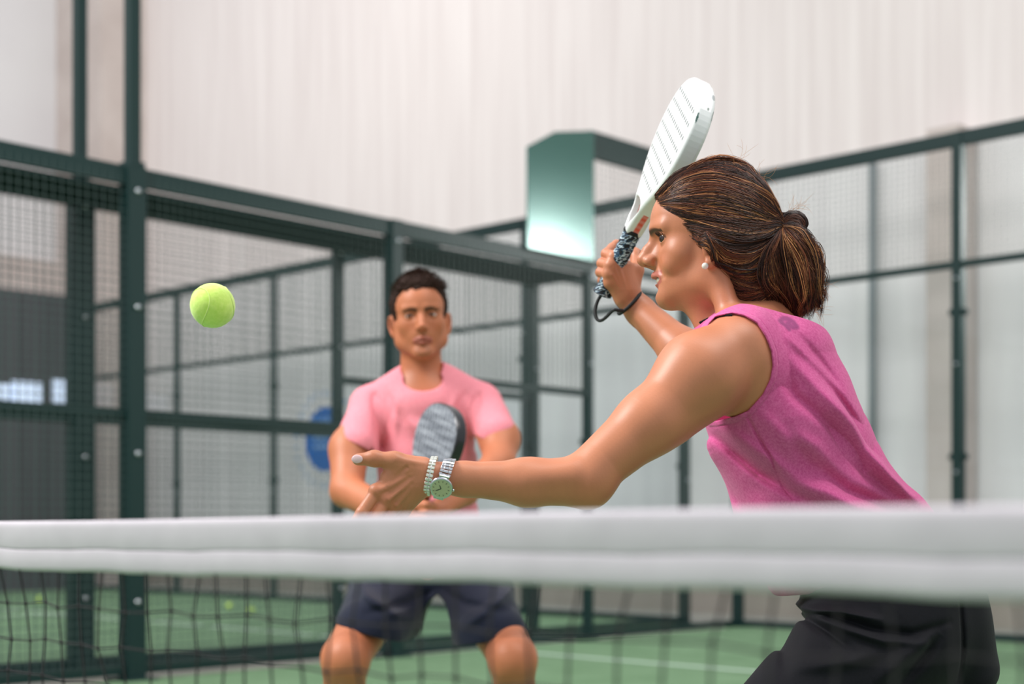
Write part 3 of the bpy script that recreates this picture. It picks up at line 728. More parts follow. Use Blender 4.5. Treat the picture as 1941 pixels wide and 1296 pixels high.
def strand_mesh(name, lines, radii, cols, mtl, parent, nseg=3):
    """lines (S, n, 3); tapering strands as thin tubes with a tint per strand"""
    L_ = np.asarray(lines, float); S_, n, _ = L_.shape
    T = np.gradient(L_, axis=1); T /= np.linalg.norm(T, axis=2, keepdims=True) + 1e-9
    up = np.array([.3, -.9, .3]); U = np.cross(T, up); U /= np.linalg.norm(U, axis=2, keepdims=True) + 1e-9; Wv = np.cross(T, U)
    tp = np.minimum(1, np.minimum(np.linspace(0, 1, n) * 8 + .5, (1 - np.linspace(0, 1, n)) * 5 + .15))
    R = np.asarray(radii)[:, None] * tp[None]
    vs = np.stack([L_ + (U * math.cos(a) + Wv * math.sin(a)) * R[..., None] for a in [2 * math.pi * k / nseg for k in range(nseg)]], 2)
    V = vs.reshape(-1, 3)
    b = (np.arange(S_)[:, None, None] * n + np.arange(n - 1)[None, :, None]) * nseg; k = np.arange(nseg)[None, None]; l = (k + 1) % nseg
    Q = np.stack([b + k, b + l, b + nseg + l, b + nseg + k], -1).reshape(-1, 4)
    me = bpy.data.meshes.new(name); me.vertices.add(len(V)); me.vertices.foreach_set('co', V.astype(f32).ravel())
    me.loops.add(Q.size); me.loops.foreach_set('vertex_index', Q.astype(np.int32).ravel()); me.polygons.add(len(Q))
    me.polygons.foreach_set('loop_start', np.arange(0, Q.size, 4, dtype=np.int32)); me.polygons.foreach_set('loop_total', np.full(len(Q), 4, np.int32)); me.update()
    me.polygons.foreach_set('use_smooth', np.ones(len(Q), bool))
    c = np.repeat(np.asarray(cols), n * nseg, 0); at = me.color_attributes.new('tint', 'FLOAT_COLOR', 'POINT')
    at.data.foreach_set('color', np.concatenate([c, np.ones((len(c), 1))], 1).astype(f32).ravel())
    me.materials.append(mtl); return link(bpy.data.objects.new(name, me), parent)
M['hair_w'] = attr_mat('glossy_brown_hair', .40, 0, Specular_IOR_Level=.38); M['lash'] = attr_mat('dark_lashes', .6)
M['hair_base'] = mat('dark_hair_mass', srgb(40, 23, 18), .9, Specular_IOR_Level=.1)
def WL(px, py, lx):
    k = (px - 970.5) / F; y = (O.x - .1392 * lx - k * (O.y - .9903 * lx)) / (.9903 + .1392 * k); D = O.y + .1392 * y - .9903 * lx
    return (lx, y, (995 - py) / F * D + H - O.z)
def WP(px, py, lx): return WF.p(WL(px, py, lx))
hb = [('u', .01, WF.ell((0, -.032, .062), (.079, .084, .080))), ('u', .02, WF.ell((0, .014, .080), (.0675, .067, .062)))]
pc = [(1245, 371, 0), (1251, 396, .03), (1268, 420, .055), (1296, 442, .07), (1316, 462, .075), (1330, 446, .078), (1346, 434, .08), (1358, 452, .08), (1362, 480, .075), (1362, 520, .07), (1372, 546, .06), (1400, 572, .05), (1450, 588, .04), (1500, 640, .0), (1500, 900, 0), (1000, 900, 0), (1000, 371, 0)]
pl = [WL(*q)[1:] for q in pc]
hb.append(('s', .006, Poly(WF.o, WF.R[:, 1], WF.R[:, 2], pl)))
for a, b, ra, rb in (((1398, 470, .035), (1420, 530, .030), .045, .036), ((1420, 530, 0), (1455, 500, 0), .050, .045), ((1440, 470, .01), (1480, 436, .0), .050, .020),
                     ((1486, 432, .01), (1500, 475, .012), .018, .035), ((1500, 475, .012), (1515, 540, .010), .035, .033), ((1515, 540, .01), (1508, 590, .0), .034, .012),
                     ((1490, 425, .012), (1514, 421, .012), .0150, .0150)):
    hb.append(('u', .015, Cone(WP(*a), WP(*b), ra, rb)))
hb.append(('f', 0, Fn(lambda X, d: d + .0012 * vnoise(X, 260, 5) * (d > -.02))))
sdf_object('hair_mass', hb, [((.12, 2.20, 1.16), (.60, 2.52, 1.50), .0022)], M['hair_base'], woman)
fams = [  # (guides, strands, base offset, spread, wave)
 ([[(1244, 369), (1285, 326), (1350, 301), (1405, 308), (1446, 343), (1470, 383), (1486, 418)],
   [(1245, 374), (1292, 342), (1355, 326), (1412, 340), (1452, 372), (1472, 398), (1487, 420)],
   [(1247, 380), (1296, 366), (1358, 358), (1418, 375), (1455, 398), (1474, 410), (1487, 423)],
   [(1250, 388), (1298, 392), (1356, 396), (1415, 410), (1452, 418), (1474, 420), (1487, 426)],
   [(1254, 398), (1296, 418), (1350, 428), (1405, 438), (1448, 436), (1472, 430), (1487, 428)],
   [(1262, 412), (1298, 438), (1345, 444), (1398, 456), (1444, 450), (1470, 438), (1487, 430)]], 3800, .0035, .006, 1.9),
 ([[(1256, 400), (1284, 432), (1318, 448), (1350, 446), (1392, 468), (1440, 462), (1485, 432)],
   [(1268, 418), (1298, 448), (1328, 458), (1354, 466), (1385, 495), (1430, 490), (1484, 436)],
   [(1286, 436), (1306, 462), (1330, 462), (1354, 478), (1376, 512), (1425, 515), (1482, 440)]], 1000, .003, .005, 2.0),
 ([[(1336, 440), (1352, 462), (1360, 500), (1392, 520), (1440, 508), (1474, 466), (1486, 436)],
   [(1338, 444), (1354, 480), (1357, 520), (1390, 552), (1440, 548), (1478, 490), (1488, 440)],
   [(1342, 450), (1356, 496), (1360, 541), (1392, 566), (1436, 580), (1474, 550), (1488, 500)],
   [(1356, 470), (1358, 520), (1372, 552), (1410, 576), (1452, 588), (1486, 575), (1496, 540)]], 1600, .003, .008, 3.6),
 ([[(1484, 424), (1520, 431), (1549, 472), (1562, 525), (1564, 576)],
   [(1484, 430), (1506, 448), (1532, 490), (1546, 545), (1546, 590)],
   [(1484, 432), (1494, 462), (1514, 510), (1526, 565), (1520, 604)],
   [(1482, 434), (1480, 472), (1492, 520), (1506, 570), (1500, 610)],
   [(1480, 436), (1462, 478), (1466, 526), (1484, 565), (1482, 600)],
   [(1476, 438), (1448, 478), (1440, 530), (1462, 568), (1468, 592)]], 2400, .003, .012, 4.6),
 ([[(1478, 418), (1492, 402), (1514, 402), (1528, 414), (1528, 430)],
   [(1480, 424), (1495, 414), (1512, 414), (1522, 424), (1520, 436)],
   [(1482, 430), (1496, 426), (1508, 428), (1514, 434), (1512, 440)]], 260, .002, .002, .5)]
rs = np.random.RandomState(11); AL, AR, AC = [], [], []
dark, mid_, gold, red = [np.array(srgb(*c)) for c in ((42, 22, 17), (92, 50, 32), (206, 142, 90), (128, 68, 42))]
NP = 22
hops = list(hb[:-1]) + [('u', .01, WF.ell((.0790, -.014, .011), (.0105, .021, .029)))]
for fi, (gs, cnt, off, spr, wav) in enumerate(fams):
    G = np.stack([catmull(g, NP) for g in gs]); m = len(gs) - 1
    ncl = max(8, cnt // 16); cu = rs.uniform(0, m, ncl); cph = rs.uniform(0, 6.28, (ncl, 3)); ca = rs.uniform(.4, 1.6, ncl) * wav; cc = rs.uniform(0, 1, ncl); coff = rs.uniform(0, 1, ncl) ** 1.5
    cl = rs.randint(0, ncl, cnt); u_ = np.clip(cu[cl] + rs.normal(0, .10 * max(1, m / 5), cnt), 0, m); t = np.linspace(0, 1, NP)[None, :]
    dr = (rs.normal(0, .35, ncl)[cl] + rs.normal(0, .22, cnt))[:, None] * (m / 5 if m > 2 else .6); U_ = np.clip(u_[:, None] + dr * np.sin(t * 3.0 + cph[cl, 1:2]) * np.sin(np.pi * np.clip(t, .05, 1)) , 0, m)
    i = np.minimum(U_.astype(int), m - 1); w = (U_ - i)[..., None]; jj = np.arange(NP)[None, :]
    X = G[i, jj] * (1 - w) + G[i + 1, jj] * w
    env = np.sin(np.pi * np.clip(t * .9 + .05, 0, 1)) if fi != 3 else np.clip(t * 1.3, 0, 1)
    X[:, :, 1] += env * ca[cl][:, None] * (1.8 * np.sin(t * 6 + cph[cl, :1]) + 1.1 * np.sin(t * 12 + cph[cl, 1:2])) + rs.normal(0, .9, (cnt, 1)) + env * rs.normal(0, 1.0, (cnt, 1))
    X[:, :, 0] += env * ca[cl][:, None] * 1.6 * np.sin(t * 7 + cph[cl, 2:3]) + rs.normal(0, .8, (cnt, 1))
    if fi in (0, 1, 2):
        sh_ = rs.uniform(-.9, .35, cnt)[:, None] * (10 if fi < 2 else 5); X[:, :, 0] -= sh_ * np.clip(1 - t * 7, 0, 1)
    if fi == 3:
        ln = rs.uniform(.82, 1.03, cnt)[:, None]; tt = (t * ln) * (NP - 1)
        ii = np.clip(tt.astype(int), 0, NP - 2); fr = (tt - ii)[..., None]; X = np.take_along_axis(X, ii[..., None].repeat(2, 2), 1) * (1 - fr) + np.take_along_axis(X, (ii + 1)[..., None].repeat(2, 2), 1) * fr
    o_ = (off + spr * coff[cl] * rs.uniform(.3, 1, cnt))[:, None] * (.35 + .65 * np.sin(np.pi * np.clip(t * .96 + .04, 0, 1)) ** .6)
    W3 = raycast(hops, X[:, :, 0].ravel(), X[:, :, 1].ravel(), 2.12, 2.44, o_.ravel()).reshape(cnt, NP, 3)
    # smooth the depth along each strand
    for _ in range(4): W3[:, 1:-1, 1] = .25 * W3[:, :-2, 1] + .5 * W3[:, 1:-1, 1] + .25 * W3[:, 2:, 1]
    k = cc[cl] + rs.normal(0, .13, cnt); col = np.where((k < .40)[:, None], dark, np.where((k < .74)[:, None], mid_, np.where((k < .90)[:, None], red, gold))) * rs.uniform(.8, 1.25, (cnt, 1))
    AL.append(W3); AR.append(rs.uniform(.00016, .00040, cnt)); AC.append(col)
    if fi in (0, 2, 3):          # the same hair on the far side of the head
        loc = (W3.reshape(-1, 3) - WF.o) @ WF.R; loc[:, 0] *= -1; sel = rs.rand(cnt) < .5
        AL.append((WF.o + loc @ WF.R.T).reshape(cnt, NP, 3)[sel]); AR.append(AR[-1][sel] * 1.2); AC.append(col[sel])
# a few fine stray hairs
st = []
for _ in range(90):
    b = [(1400, 304), (1440, 335), (1500, 402), (1555, 540), (1545, 590), (1350, 560), (1310, 462)][rs.randint(7)]; a = rs.uniform(-2.2, .4) if b[1] < 420 else rs.uniform(-.4, 1.6); l = rs.uniform(14, 46)
    p0 = np.array(b) + rs.normal(0, 6, 2); c = rs.normal(0, .7)
    g = np.array([[p0[0] + l * s_ * math.cos(a + c * s_), p0[1] + l * s_ * math.sin(a + c * s_)] for s_ in np.linspace(0, 1, NP)])
    D_ = 2.34 + rs.uniform(-.04, .04); st.append([tuple(P(x, y, D_)) for x, y in g])
for x0, y0, x1, y1 in ((1488, 404, 1546, 362), (1490, 402, 1530, 380), (1494, 405, 1524, 396), (1370, 300, 1395, 296)):
    st.append([tuple(P(x0 + (x1 - x0) * s_, y0 + (y1 - y0) * s_ + 5 * math.sin(s_ * 3), 2.34)) for s_ in np.linspace(0, 1, NP)])
AL.append(np.array(st)); AR.append(np.full(len(st), .00016)); AC.append(np.tile(gold, (len(st), 1)))
ho = strand_mesh('hair', np.concatenate(AL), np.concatenate(AR), np.concatenate(AC), M['hair_w'], woman)
ho['label'] = 'brown hair with golden highlights tied into a short ponytail'
pts = []
c0, ax_, u0 = Vector(WP(1487, 428, .010)), Vector((.55, 0, -.83)).normalized(), Vector((0, -1, 0)); w0_ = ax_.cross(u0)
for i in range(32):
    a = 2 * math.pi * i / 32; pts.append(c0 + (u0 * math.cos(a) + w0_ * math.sin(a)) * .0205)
MB().tube(pts, .0020, 8, closed=True).build('hair_tie', mat('black_elastic', (.008, .008, .01), .6), woman, True)
# pearl earring
pe = MB().ball(WP(1336.5, 504, .0835), .0054, 32, 20).build('earring', mat('white_pearl', srgb(235, 228, 220), .16, Coat_Weight=.8), None, True)
tag(pe, "round white pearl stud in the woman's left ear lobe", 'earring')
MB().tube([WP(1336.5, 504, .079), WP(1336.5, 504, .074)], .0012, 8).build('ear_post', M['steel'], pe, True)
lashes(WF, WG, woman)
# ------------------------------------------------------------------ the woman's clothes
def fabric(name, c1, c2, rough=.85, weave=900, bump=.25, nsc=240):
    m = noise_color(mat(name, c1, rough), c1, c2, (1, 1, 1), nsc, 3, .35, .65, bump, .0006, 'Object', .7)
    B = m.node_tree.nodes['Principled BSDF']; B.inputs['Sheen Weight'].default_value = .12; B.inputs['Sheen Roughness'].default_value = .5; B.inputs['Specular IOR Level'].default_value = .2
    return m
def fold_fn(folds, dmid, ycut):
    """folds: (points in px, depth D, amplitude m, width m); amplitude > 0 raises the cloth"""
    segs = []
    for pts, D, amp, w in folds:
        q = [V3(P(x, y, D)) for x, y in pts]
        for i in range(len(q) - 1): segs.append((q[i][[0, 2]], q[i + 1][[0, 2]], amp, w, i, len(q) - 1))
    def fn(X, d):
        m = np.abs(d) < .04
        if not m.any(): return d
        d = d.copy(); Y = X[m]; Y2 = Y[:, [0, 2]]; acc = {}
        out = np.zeros(len(Y), f32); cur = None; best = None
        for a, b, amp, w, i, n in segs:
            e = b - a; t = np.clip(((Y2 - a) @ e) / (e @ e + 1e-9), 0, 1); ds = np.linalg.norm(Y2 - a - t[:, None] * e, axis=1)
            s_ = (i + t) / n; v = 2.7 * np.exp(-(ds / w) ** 2) * np.sin(np.clip(s_, 0, 1) * np.pi * .84 + .25)
            if i == 0: best = v
            else: best = np.maximum(best, v)
            if i == n - 1: out += amp * best
        side = np.clip((ycut - Y[:, 1]) / .05, 0, 1)
        d[m] = d[m] - out * side; return d
    return Fn(fn)
arm_hole = [(1330, 640), (1340, 618), (1354, 603), (1384, 598), (1406, 604), (1429, 619), (1444, 644), (1455, 672), (1458, 697), (1454, 722), (1441, 750), (1416, 779), (1395, 788), (1369, 792), (1345, 788), (1320, 790), (1250, 840), (1180, 700), (1250, 600)]
def ph(pts, D): return [(P(x, y, D).x, P(x, y, D).z) for x, y in pts]
def shirt_ops():
    T = []; u = lambda k, pr: T.append(('u', k, pr)); s_ = lambda k, pr: T.append(('s', k, pr))
    u(.02, Cone(P(1440, 618, 2.35), P(1385, 665, 2.23), .0545, .0565)); u(.02, Cone(P(1400, 616, 2.335), P(1345, 660, 2.32), .040, .040))
    u(.03, Cone(P(1455, 660, 2.40), P(1492, 700, 2.48), .0545, .0585)); u(.03, Ell(P(1405, 700, 2.255), (.066, .054, .079)))
    u(.03, Cone(P(1470, 690, 2.36), P(1486, 800, 2.36), .095, .112, (0, 1, 0), 1.28))
    u(.03, Cone(P(1486, 800, 2.36), P(1545, 950, 2.39), .117, .123, (0, 1, 0), 1.22))
    u(.03, Cone(P(1545, 950, 2.39), P(1640, 1045, 2.42), .123, .118, (0, 1, 0), 1.25))
    u(.03, Cone(P(1640, 1045, 2.42), P(1690, 1110, 2.43), .120, .120, (0, 1, 0), 1.25))
    u(.03, Cone(P(1400, 800, 2.34), P(1492, 1090, 2.38), .054, .036))
    u(.02, Ell(P(1512, 1096, 2.37), (.032, .06, .026)))
    folds = [([(1345, 796), (1400, 850), (1450, 895), (1500, 930), (1560, 965)], 2.24, -.0062, .0085), ([(1362, 855), (1405, 925), (1440, 985)], 2.24, -.0035, .008),
             ([(1375, 808), (1425, 848), (1475, 883), (1525, 915)], 2.24, .0035, .010), ([(1345, 830), (1375, 890), (1400, 960)], 2.24, .0025, .008),
             ([(1470, 700), (1500, 755), (1560, 805), (1600, 850), (1640, 900), (1720, 945)], 2.26, -.0055, .009), ([(1490, 690), (1540, 750), (1600, 810), (1640, 865), (1690, 915)], 2.28, .0055, .011),
             ([(1520, 690), (1570, 750), (1610, 800), (1660, 870)], 2.30, -.004, .007), ([(1540, 880), (1600, 930), (1660, 950), (1740, 975)], 2.26, -.0065, .010),
             ([(1490, 915), (1560, 935), (1620, 965), (1700, 985)], 2.24, .008, .014), ([(1640, 860), (1680, 905), (1720, 935), (1760, 955)], 2.28, .007, .010),
             ([(1440, 790), (1490, 830), (1540, 850), (1590, 900)], 2.24, .0035, .013), ([(1470, 800), (1520, 860), (1545, 900)], 2.24, -.003, .010),
             ([(1480, 650), (1530, 700), (1570, 745)], 2.30, .002, .006), ([(1500, 640), (1545, 690), (1585, 740)], 2.30, -.002, .006), ([(1420, 560), (1422, 700)], 2.2, 0, .01)]
    T.append(('f', 0, fold_fn(folds, 2.3, 2.40)))
    seam = [([(1414, 783), (1450, 850), (1480, 900), (1506, 945)], 2.235, -.0022, .0022)]
    T.append(('f', 0, fold_fn(seam, 2.3, 2.40)))
    T.append(('f', 0, Fn(lambda X, d: d + .0012 * vnoise(X, 55, 9))))
    core = [('u', .02, Cone(P(1440, 618, 2.35), P(1385, 665, 2.23), .0535, .0555)), ('u', .03, Cone(P(1455, 660, 2.40), P(1492, 700, 2.48), .0535, .0575)), ('u', .04, Ell(P(1405, 700, 2.255), (.0655, .0535, .0785))),
            ('u', .04, Cone(P(1452, 715, 2.35), P(1520, 850, 2.37), .0920, .102, (0, 1, 0), 1.25)), ('u', .04, Cone(P(1520, 850, 2.37), P(1640, 1060, 2.42), .102, .099, (0, 1, 0), 1.25))]
    T.append(('f', 0, Fn(lambda X, d: np.minimum(d, evalsdf(core, X)))))
    # binding raised round the armhole, then the armhole itself
    ah = Poly((0, 0, 0), (1, 0, 0), (0, 0, 1), ph(arm_hole, 2.235), (0, 1, 0), 1.9, 2.315)
    def bind(X, d):
        e = np.full(len(X), 9, f32); m = np.abs(d) < .02
        if m.any(): e[m] = ah(X[m])
        r = np.clip(1 - np.abs(e - .0045) / .0045, 0, 1); g = np.clip(1 - np.abs(e - .0098) / .0012, 0, 1)
        return d - .0013 * np.minimum(1, r * 2.5) + .0009 * g
    T.append(('f', 0, Fn(bind))); s_(.0015, ah)
    # far armhole, neck opening
    s_(.004, Cone(P(1372, 545, 2.37), P(1440, 640, 2.345), .056, .060)); s_(.003, Half(P(1430, 584, 2.3), (-.17, 0, -1)) if False else Half(P(1400, 578, 2.3), Vector((.24, .0, 1)) * -1))
    hem = Half(P(1490, 1128, 2.38), (.10, 0, -1.0)); T.append(('i', .004, hem))
    return T
so = shirt_ops()
M['pink_w'] = fabric('heathered_pink_jersey', srgb(198, 80, 138), srgb(214, 102, 156))
def print_mask(X, N_):           # faint plum print below the neckline
    m = np.zeros(len(X)); q = X[:, [0, 2]]
    for pts, w in (([(1463, 621), (1470, 615), (1479, 616), (1487, 622), (1492, 631), (1484, 632), (1476, 626)], .0042), ([(1464, 624), (1472, 630), (1477, 637)], .0034), ([(1480, 620), (1478, 628)], .004)):
        p = [V3(P(x, y, 2.33))[[0, 2]] for x, y in pts]
        for a, b in zip(p[:-1], p[1:]):
            e = b - a; t = np.clip(((q - a) @ e) / (e @ e), 0, 1); m = np.maximum(m, np.clip(1.6 - np.linalg.norm(q - a - t[:, None] * e, axis=1) / w, 0, 1))
    m *= (X[:, 1] < 2.40); return np.stack([m, m, m], 1)
N, L, B = nodes(M['pink_w']); src_ = B.inputs['Base Color'].links[0].from_socket; mx_ = N.new('ShaderNodeMix'); mx_.data_type = 'RGBA'; at_ = N.new('ShaderNodeAttribute'); at_.attribute_name = 'tint'
sf_ = N.new('ShaderNodeMath'); sf_.operation = 'MULTIPLY'; sf_.inputs[1].default_value = .75
L.new(at_.outputs['Fac'], sf_.inputs[0]); L.new(sf_.outputs[0], mx_.inputs['Factor']); L.new(src_, mx_.inputs[6]); mx_.inputs[7].default_value = (*srgb(120, 52, 100), 1); L.new(mx_.outputs[2], B.inputs['Base Color'])
sh = sdf_object('tank_top', so, [((.10, 2.10, .75), (.74, 2.82, 1.25), .0020)], M['pink_w'], woman, print_mask)
# black sports bra edge seen inside the armhole
def line_on(ops, pts, r, off, name, mt, parent, D0=2.1):
    q = catmull(pts, 40); W3 = raycast(ops, q[:, 0], q[:, 1], D0, 2.5, np.full(len(q), off)); return MB().tube([tuple(p) for p in W3], r, 8).build(name, mt, parent, True)
M['black_cloth'] = fabric('black_stretch_cloth', srgb(11, 12, 18), srgb(15, 16, 23), .75)
M['black_cloth'].node_tree.nodes['Principled BSDF'].inputs['Sheen Weight'].default_value = .02
line_on(sw, [(1326, 612), (1345, 603), (1366, 599), (1388, 598)], .0020, .0002, 'bra_strap', M['black_cloth'], woman)
def skirt_ops():
    T = []; u = lambda k, pr: T.append(('u', k, pr)); s_ = lambda k, pr: T.append(('s', k, pr))
    u(.03, Cone(P(1680, 1085, 2.43), P(1698, 1180, 2.43), .140, .142, (0, 1, 0), 1.20))
    u(.03, Cone(P(1778, 1120, 2.44), P(1798, 1250, 2.46), .064, .072, (0, 1, 0), 1.9))
    u(.05, Cone(P(1655, 1215, 2.34), P(1478, 1384, 2.25), .113, .088))
    u(.05, Cone(P(1730, 1210, 2.52), P(1640, 1330, 2.60), .120, .105))
    u(.02, Cone(P(1555, 1150, 2.33), P(1545, 1140, 2.46), .022, .022))
    folds = [([(1528, 1163), (1580, 1170), (1640, 1190), (1720, 1200), (1800, 1180)], 2.26, -.004, .007), ([(1530, 1158), (1590, 1158), (1660, 1172)], 2.26, .005, .006),
             ([(1530, 1168), (1570, 1200), (1600, 1230)], 2.26, -.005, .008), ([(1540, 1165), (1600, 1190), (1660, 1210), (1740, 1215)], 2.26, .004, .007),
             ([(1520, 1180), (1500, 1230), (1480, 1270)], 2.24, -.004, .010), ([(1640, 1290), (1700, 1240), (1760, 1210)], 2.26, .005, .014), ([(1700, 1296), (1750, 1240), (1780, 1200)], 2.26, -.005, .010),
             ([(1815, 1100), (1816, 1180), (1822, 1290)], 2.30, -.003, .004), ([(1500, 1260), (1580, 1250), (1660, 1235)], 2.24, .004, .012)]
    T.append(('f', 0, fold_fn(folds, 2.3, 2.5)))
    T.append(('i', .004, Half(P(1493, 1086, 2.36), (.05, 0, 1.0))))
    a, b = P(1894, 1260, 2.44), P(1846, 1300, 2.44); n = Vector((b.z - a.z, 0, -(b.x - a.x))); n = n if n.z < 0 else -n; T.append(('i', .004, Half(a, n)))
    T.append(('i', .003, Half((0, 0, .535), (0, 0, -1))))
    return T
sk = sdf_object('skirt', skirt_ops(), [((.30, 1.98, .51), (.90, 2.86, .88), .0030)], M['black_cloth'], woman)
MB().box(-.05, .21, -.045, .045, 0, .05).build('shoe', mat('white_trainer', srgb(225, 225, 228), .6), None).name
bpy.data.objects.remove(bpy.data.objects['shoe'])
M['trainer'] = mat('white_trainer_leather', srgb(222, 222, 226), .6)
def shoe(x, y, ang, parent, z0=.013):
    c, s = math.cos(ang), math.sin(ang); fw = np.array([c, s, 0]); sd = np.array([-s, c, 0]); o_ = np.array([x, y, z0])
    q = lambda f_, l_, z_: o_ + fw * f_ + sd * l_ + np.array([0, 0, z_])
    ops = [('u', .02, Cone(q(-.05, 0, .042), q(.14, 0, .036), .042, .034)), ('u', .02, Cone(q(-.03, 0, .06), q(-.02, 0, .10), .042, .040)), ('u', .02, Ell(q(.11, 0, .032), (.06, .045, .034))), ('i', .003, Half(q(0, 0, .0), (0, 0, -1))), ('i', .004, Half(q(0, 0, .105), (0, 0, 1)))]
    return sdf_object('shoe', ops, [(tuple(o_ - .2), tuple(o_ + .22), .005)], M['trainer'], parent)
shoe(P(1520, 995, 2.42).x, 2.42, math.radians(170), woman); shoe(P(1740, 995, 2.84).x, 2.84, math.radians(150), woman)
# ------------------------------------------------------------------ the woman's racket, watch and bracelet
rB, rT = P(1141, 558, 2.662), P(1337, 158, 2.48)
RS = (rT - rB).length / .455
rU = (rT - rB).normalized(); perp = Vector((-rU.z, 0, rU.x)).normalized(); a12 = math.radians(16)
rN = (perp * math.cos(a12) + Vector((0, -1, 0)) * math.sin(a12)); rN = (rN - rU * rN.dot(rU)).normalized(); rW = rN.cross(rU).normalized()
if rW.y > 0: rW = -rW                       # width axis, + towards the camera
def racket_ops(B, U, N_, W_, th=.0185, sc_=1.0):
    side = [(.0150, .139), (.020, .153), (.031, .180), (.054, .212), (.087, .246), (.112, .280), (.126, .318), (.1295, .350), (.125, .382), (.110, .412), (.084, .436), (.050, .450), (.018, .4548)]
    pts = side + [(-x, y) for x, y in side[::-1]]
    hole = [(0, .150), (.016, .168), (.034, .196), (.030, .204), (0, .208), (-.030, .204), (-.034, .196), (-.016, .168)]
    half = catmull(side, 40); half[-1] = side[-1]; pts = [tuple(q) for q in half] + [(-q[0], q[1]) for q in half[::-1]]
    pts = [(a * sc_, b * sc_) for a, b in pts]; hole = [tuple(q) for q in catmull(hole, 25)[:-1] * sc_]; th = th * sc_
    # round the rim
    Pb = Poly(B, W_, U, pts)
    def rim(X, d):
        z = np.abs((X - V3(B)) @ V3(N_)); a = Pb(X) + .008; b = z - (th - .008)
        return (np.minimum(np.maximum(a, b), 0) + np.sqrt(np.maximum(a, 0) ** 2 + np.maximum(b, 0) ** 2) - .008).astype(f32)
    O_ = [('u', .001, Poly(B, W_, U, pts, N_, -th - .01, th + .01)), ('f', 0, Fn(rim)), ('s', .004, Poly(B, W_, U, hole))]
    return O_
def obj_bounds(B, U, W_, N_, L, w, t):
    c = [np.array(B) + np.array(U) * u_ + np.array(W_) * w_ + np.array(N_) * n_ for u_ in (-.02, L + .01) for w_ in (-w, w) for n_ in (-t, t)]
    c = np.array(c); return tuple(c.min(0)), tuple(c.max(0))
def racket_col(X, N_):
    c = np.tile(np.array(srgb(238, 240, 240)), (len(X), 1)); r = (X - V3(rB)) / RS; u_ = r @ V3(rU); w_ = r @ V3(rW); n_ = r @ V3(rN)
    g = np.array(srgb(40, 84, 74)); k = np.array(srgb(170, 176, 176))
    for (u0, w0, n0, ru, rw, rn, cc) in ((.405, .105, .012, .014, .012, .0022, g), (.428, .088, -.004, .0035, .008, .003, g), (.445, .058, -.012, .005, .012, .004, k), (.420, .098, -.017, .010, .02, .003, k)):
        q = np.sqrt(((u_ - u0) / ru) ** 2 + ((w_ - w0) / rw) ** 2 + ((n_ - n0) / rn) ** 2); c = mixc(c, cc, np.clip((1.1 - q) * 6, 0, 1))
    red = np.clip((.0065 - np.abs(n_ + .002)) * 600, 0, 1) * (u_ > .140) * (u_ < .190) * (np.abs(w_) < .045) * (np.abs(N_ @ V3(rN)) < .7) * (.9 + .1 * np.sin(u_ * 500))
    red *= (N_ @ V3(rN) < .7)
    return mixc(c, np.array(srgb(232, 74, 48)), red)
lo, hi = obj_bounds(rB, rU, rW, rN, .455 * RS, .135, .02)
M['racket_white'] = attr_mat('glossy_white_lacquer', .25, 0, Coat_Weight=.4)
wr_ = wempty('padel_racket', tuple(rB)); tag(wr_, "white padel racket with rows of holes held up in the woman's right hand", 'racket')
hd = sdf_object('racket_head', racket_ops(rB, rU, rN, rW, .0185, RS), [(lo, hi, .0014)], M['racket_white'], wr_, racket_col)
def holes(B, U, W_, N_, th, rows, mt, parent, nm='hole_pattern', r=.0042, sc_=1.0):
    U = Vector(U) * sc_; W_ = Vector(W_) * sc_; th *= sc_; r *= sc_
    for sg in (1, -1):
      mb = MB()
      for u_ in rows:
        hw = .108 * math.sqrt(max(.05, 1 - ((u_ - .345) / .125) ** 2)); n = int(hw * 2 / .0165)
        for i in range(n + 1):
            w_ = -hw + 2 * hw * i / n
            c = Vector(B) + Vector(U) * u_ + Vector(W_) * w_ + Vector(N_) * sg * (th + .0001); mb.tube([c - Vector(N_) * .0003, c + Vector(N_) * .0002], r, 10)
      mb.build(nm, mt, parent)
holes(rB, rU, rW, rN, .0185, [.243 + .0245 * i for i in range(8)], mat('hole_shadow_grey', srgb(138, 142, 142), .8), hd, sc_=RS)
def grip_mat():
    m = mat('camouflage_grip_tape', (.1, .1, .1), .7); N, L, B = nodes(m)
    tc = N.new('ShaderNodeTexCoord'); mp = N.new('ShaderNodeMapping'); mp.inputs['Scale'].default_value = (60, 60, 150)
    nz = N.new('ShaderNodeTexNoise'); nz.inputs['Scale'].default_value = 1.6; nz.inputs['Detail'].default_value = 1.5
    cr = N.new('ShaderNodeValToRGB'); cr.color_ramp.interpolation = 'CONSTANT'; e = cr.color_ramp.elements
    e[0].position = 0; e[0].color = (*srgb(16, 20, 30), 1); e[1].position = .46; e[1].color = (*srgb(52, 84, 112), 1)
    x = e.new(.53); x.color = (*srgb(196, 214, 222), 1); x = e.new(.60); x.color = (*srgb(24, 32, 46), 1)
    L.new(tc.outputs['Object'], mp.inputs[0]); L.new(mp.outputs[0], nz.inputs['Vector']); L.new(nz.outputs[0], cr.inputs[0]); L.new(cr.outputs[0], B.inputs['Base Color']); return m
M['grip'] = grip_mat()
pts, rr = [], []
for i in range(70):
    t = i / 69; pts.append(rB + rU * (t * .142 * RS)); rr.append((.0158 + (.0022 * max(0, 1 - t * 9)) + .0004 * math.sin(t * 2 * math.pi * 11)) * (.7 if i == 0 else 1))
MB().tube(pts, rr, 20, flat=1.0).build('handle', M['grip'], wr_, True)
M['cord'] = mat('black_wrist_cord', srgb(22, 22, 24), .7)
MB().tube([rB + rU * .139 * RS, rB + rU * .1465 * RS], .0172, 24).build('collar', M['cord'], wr_, True)
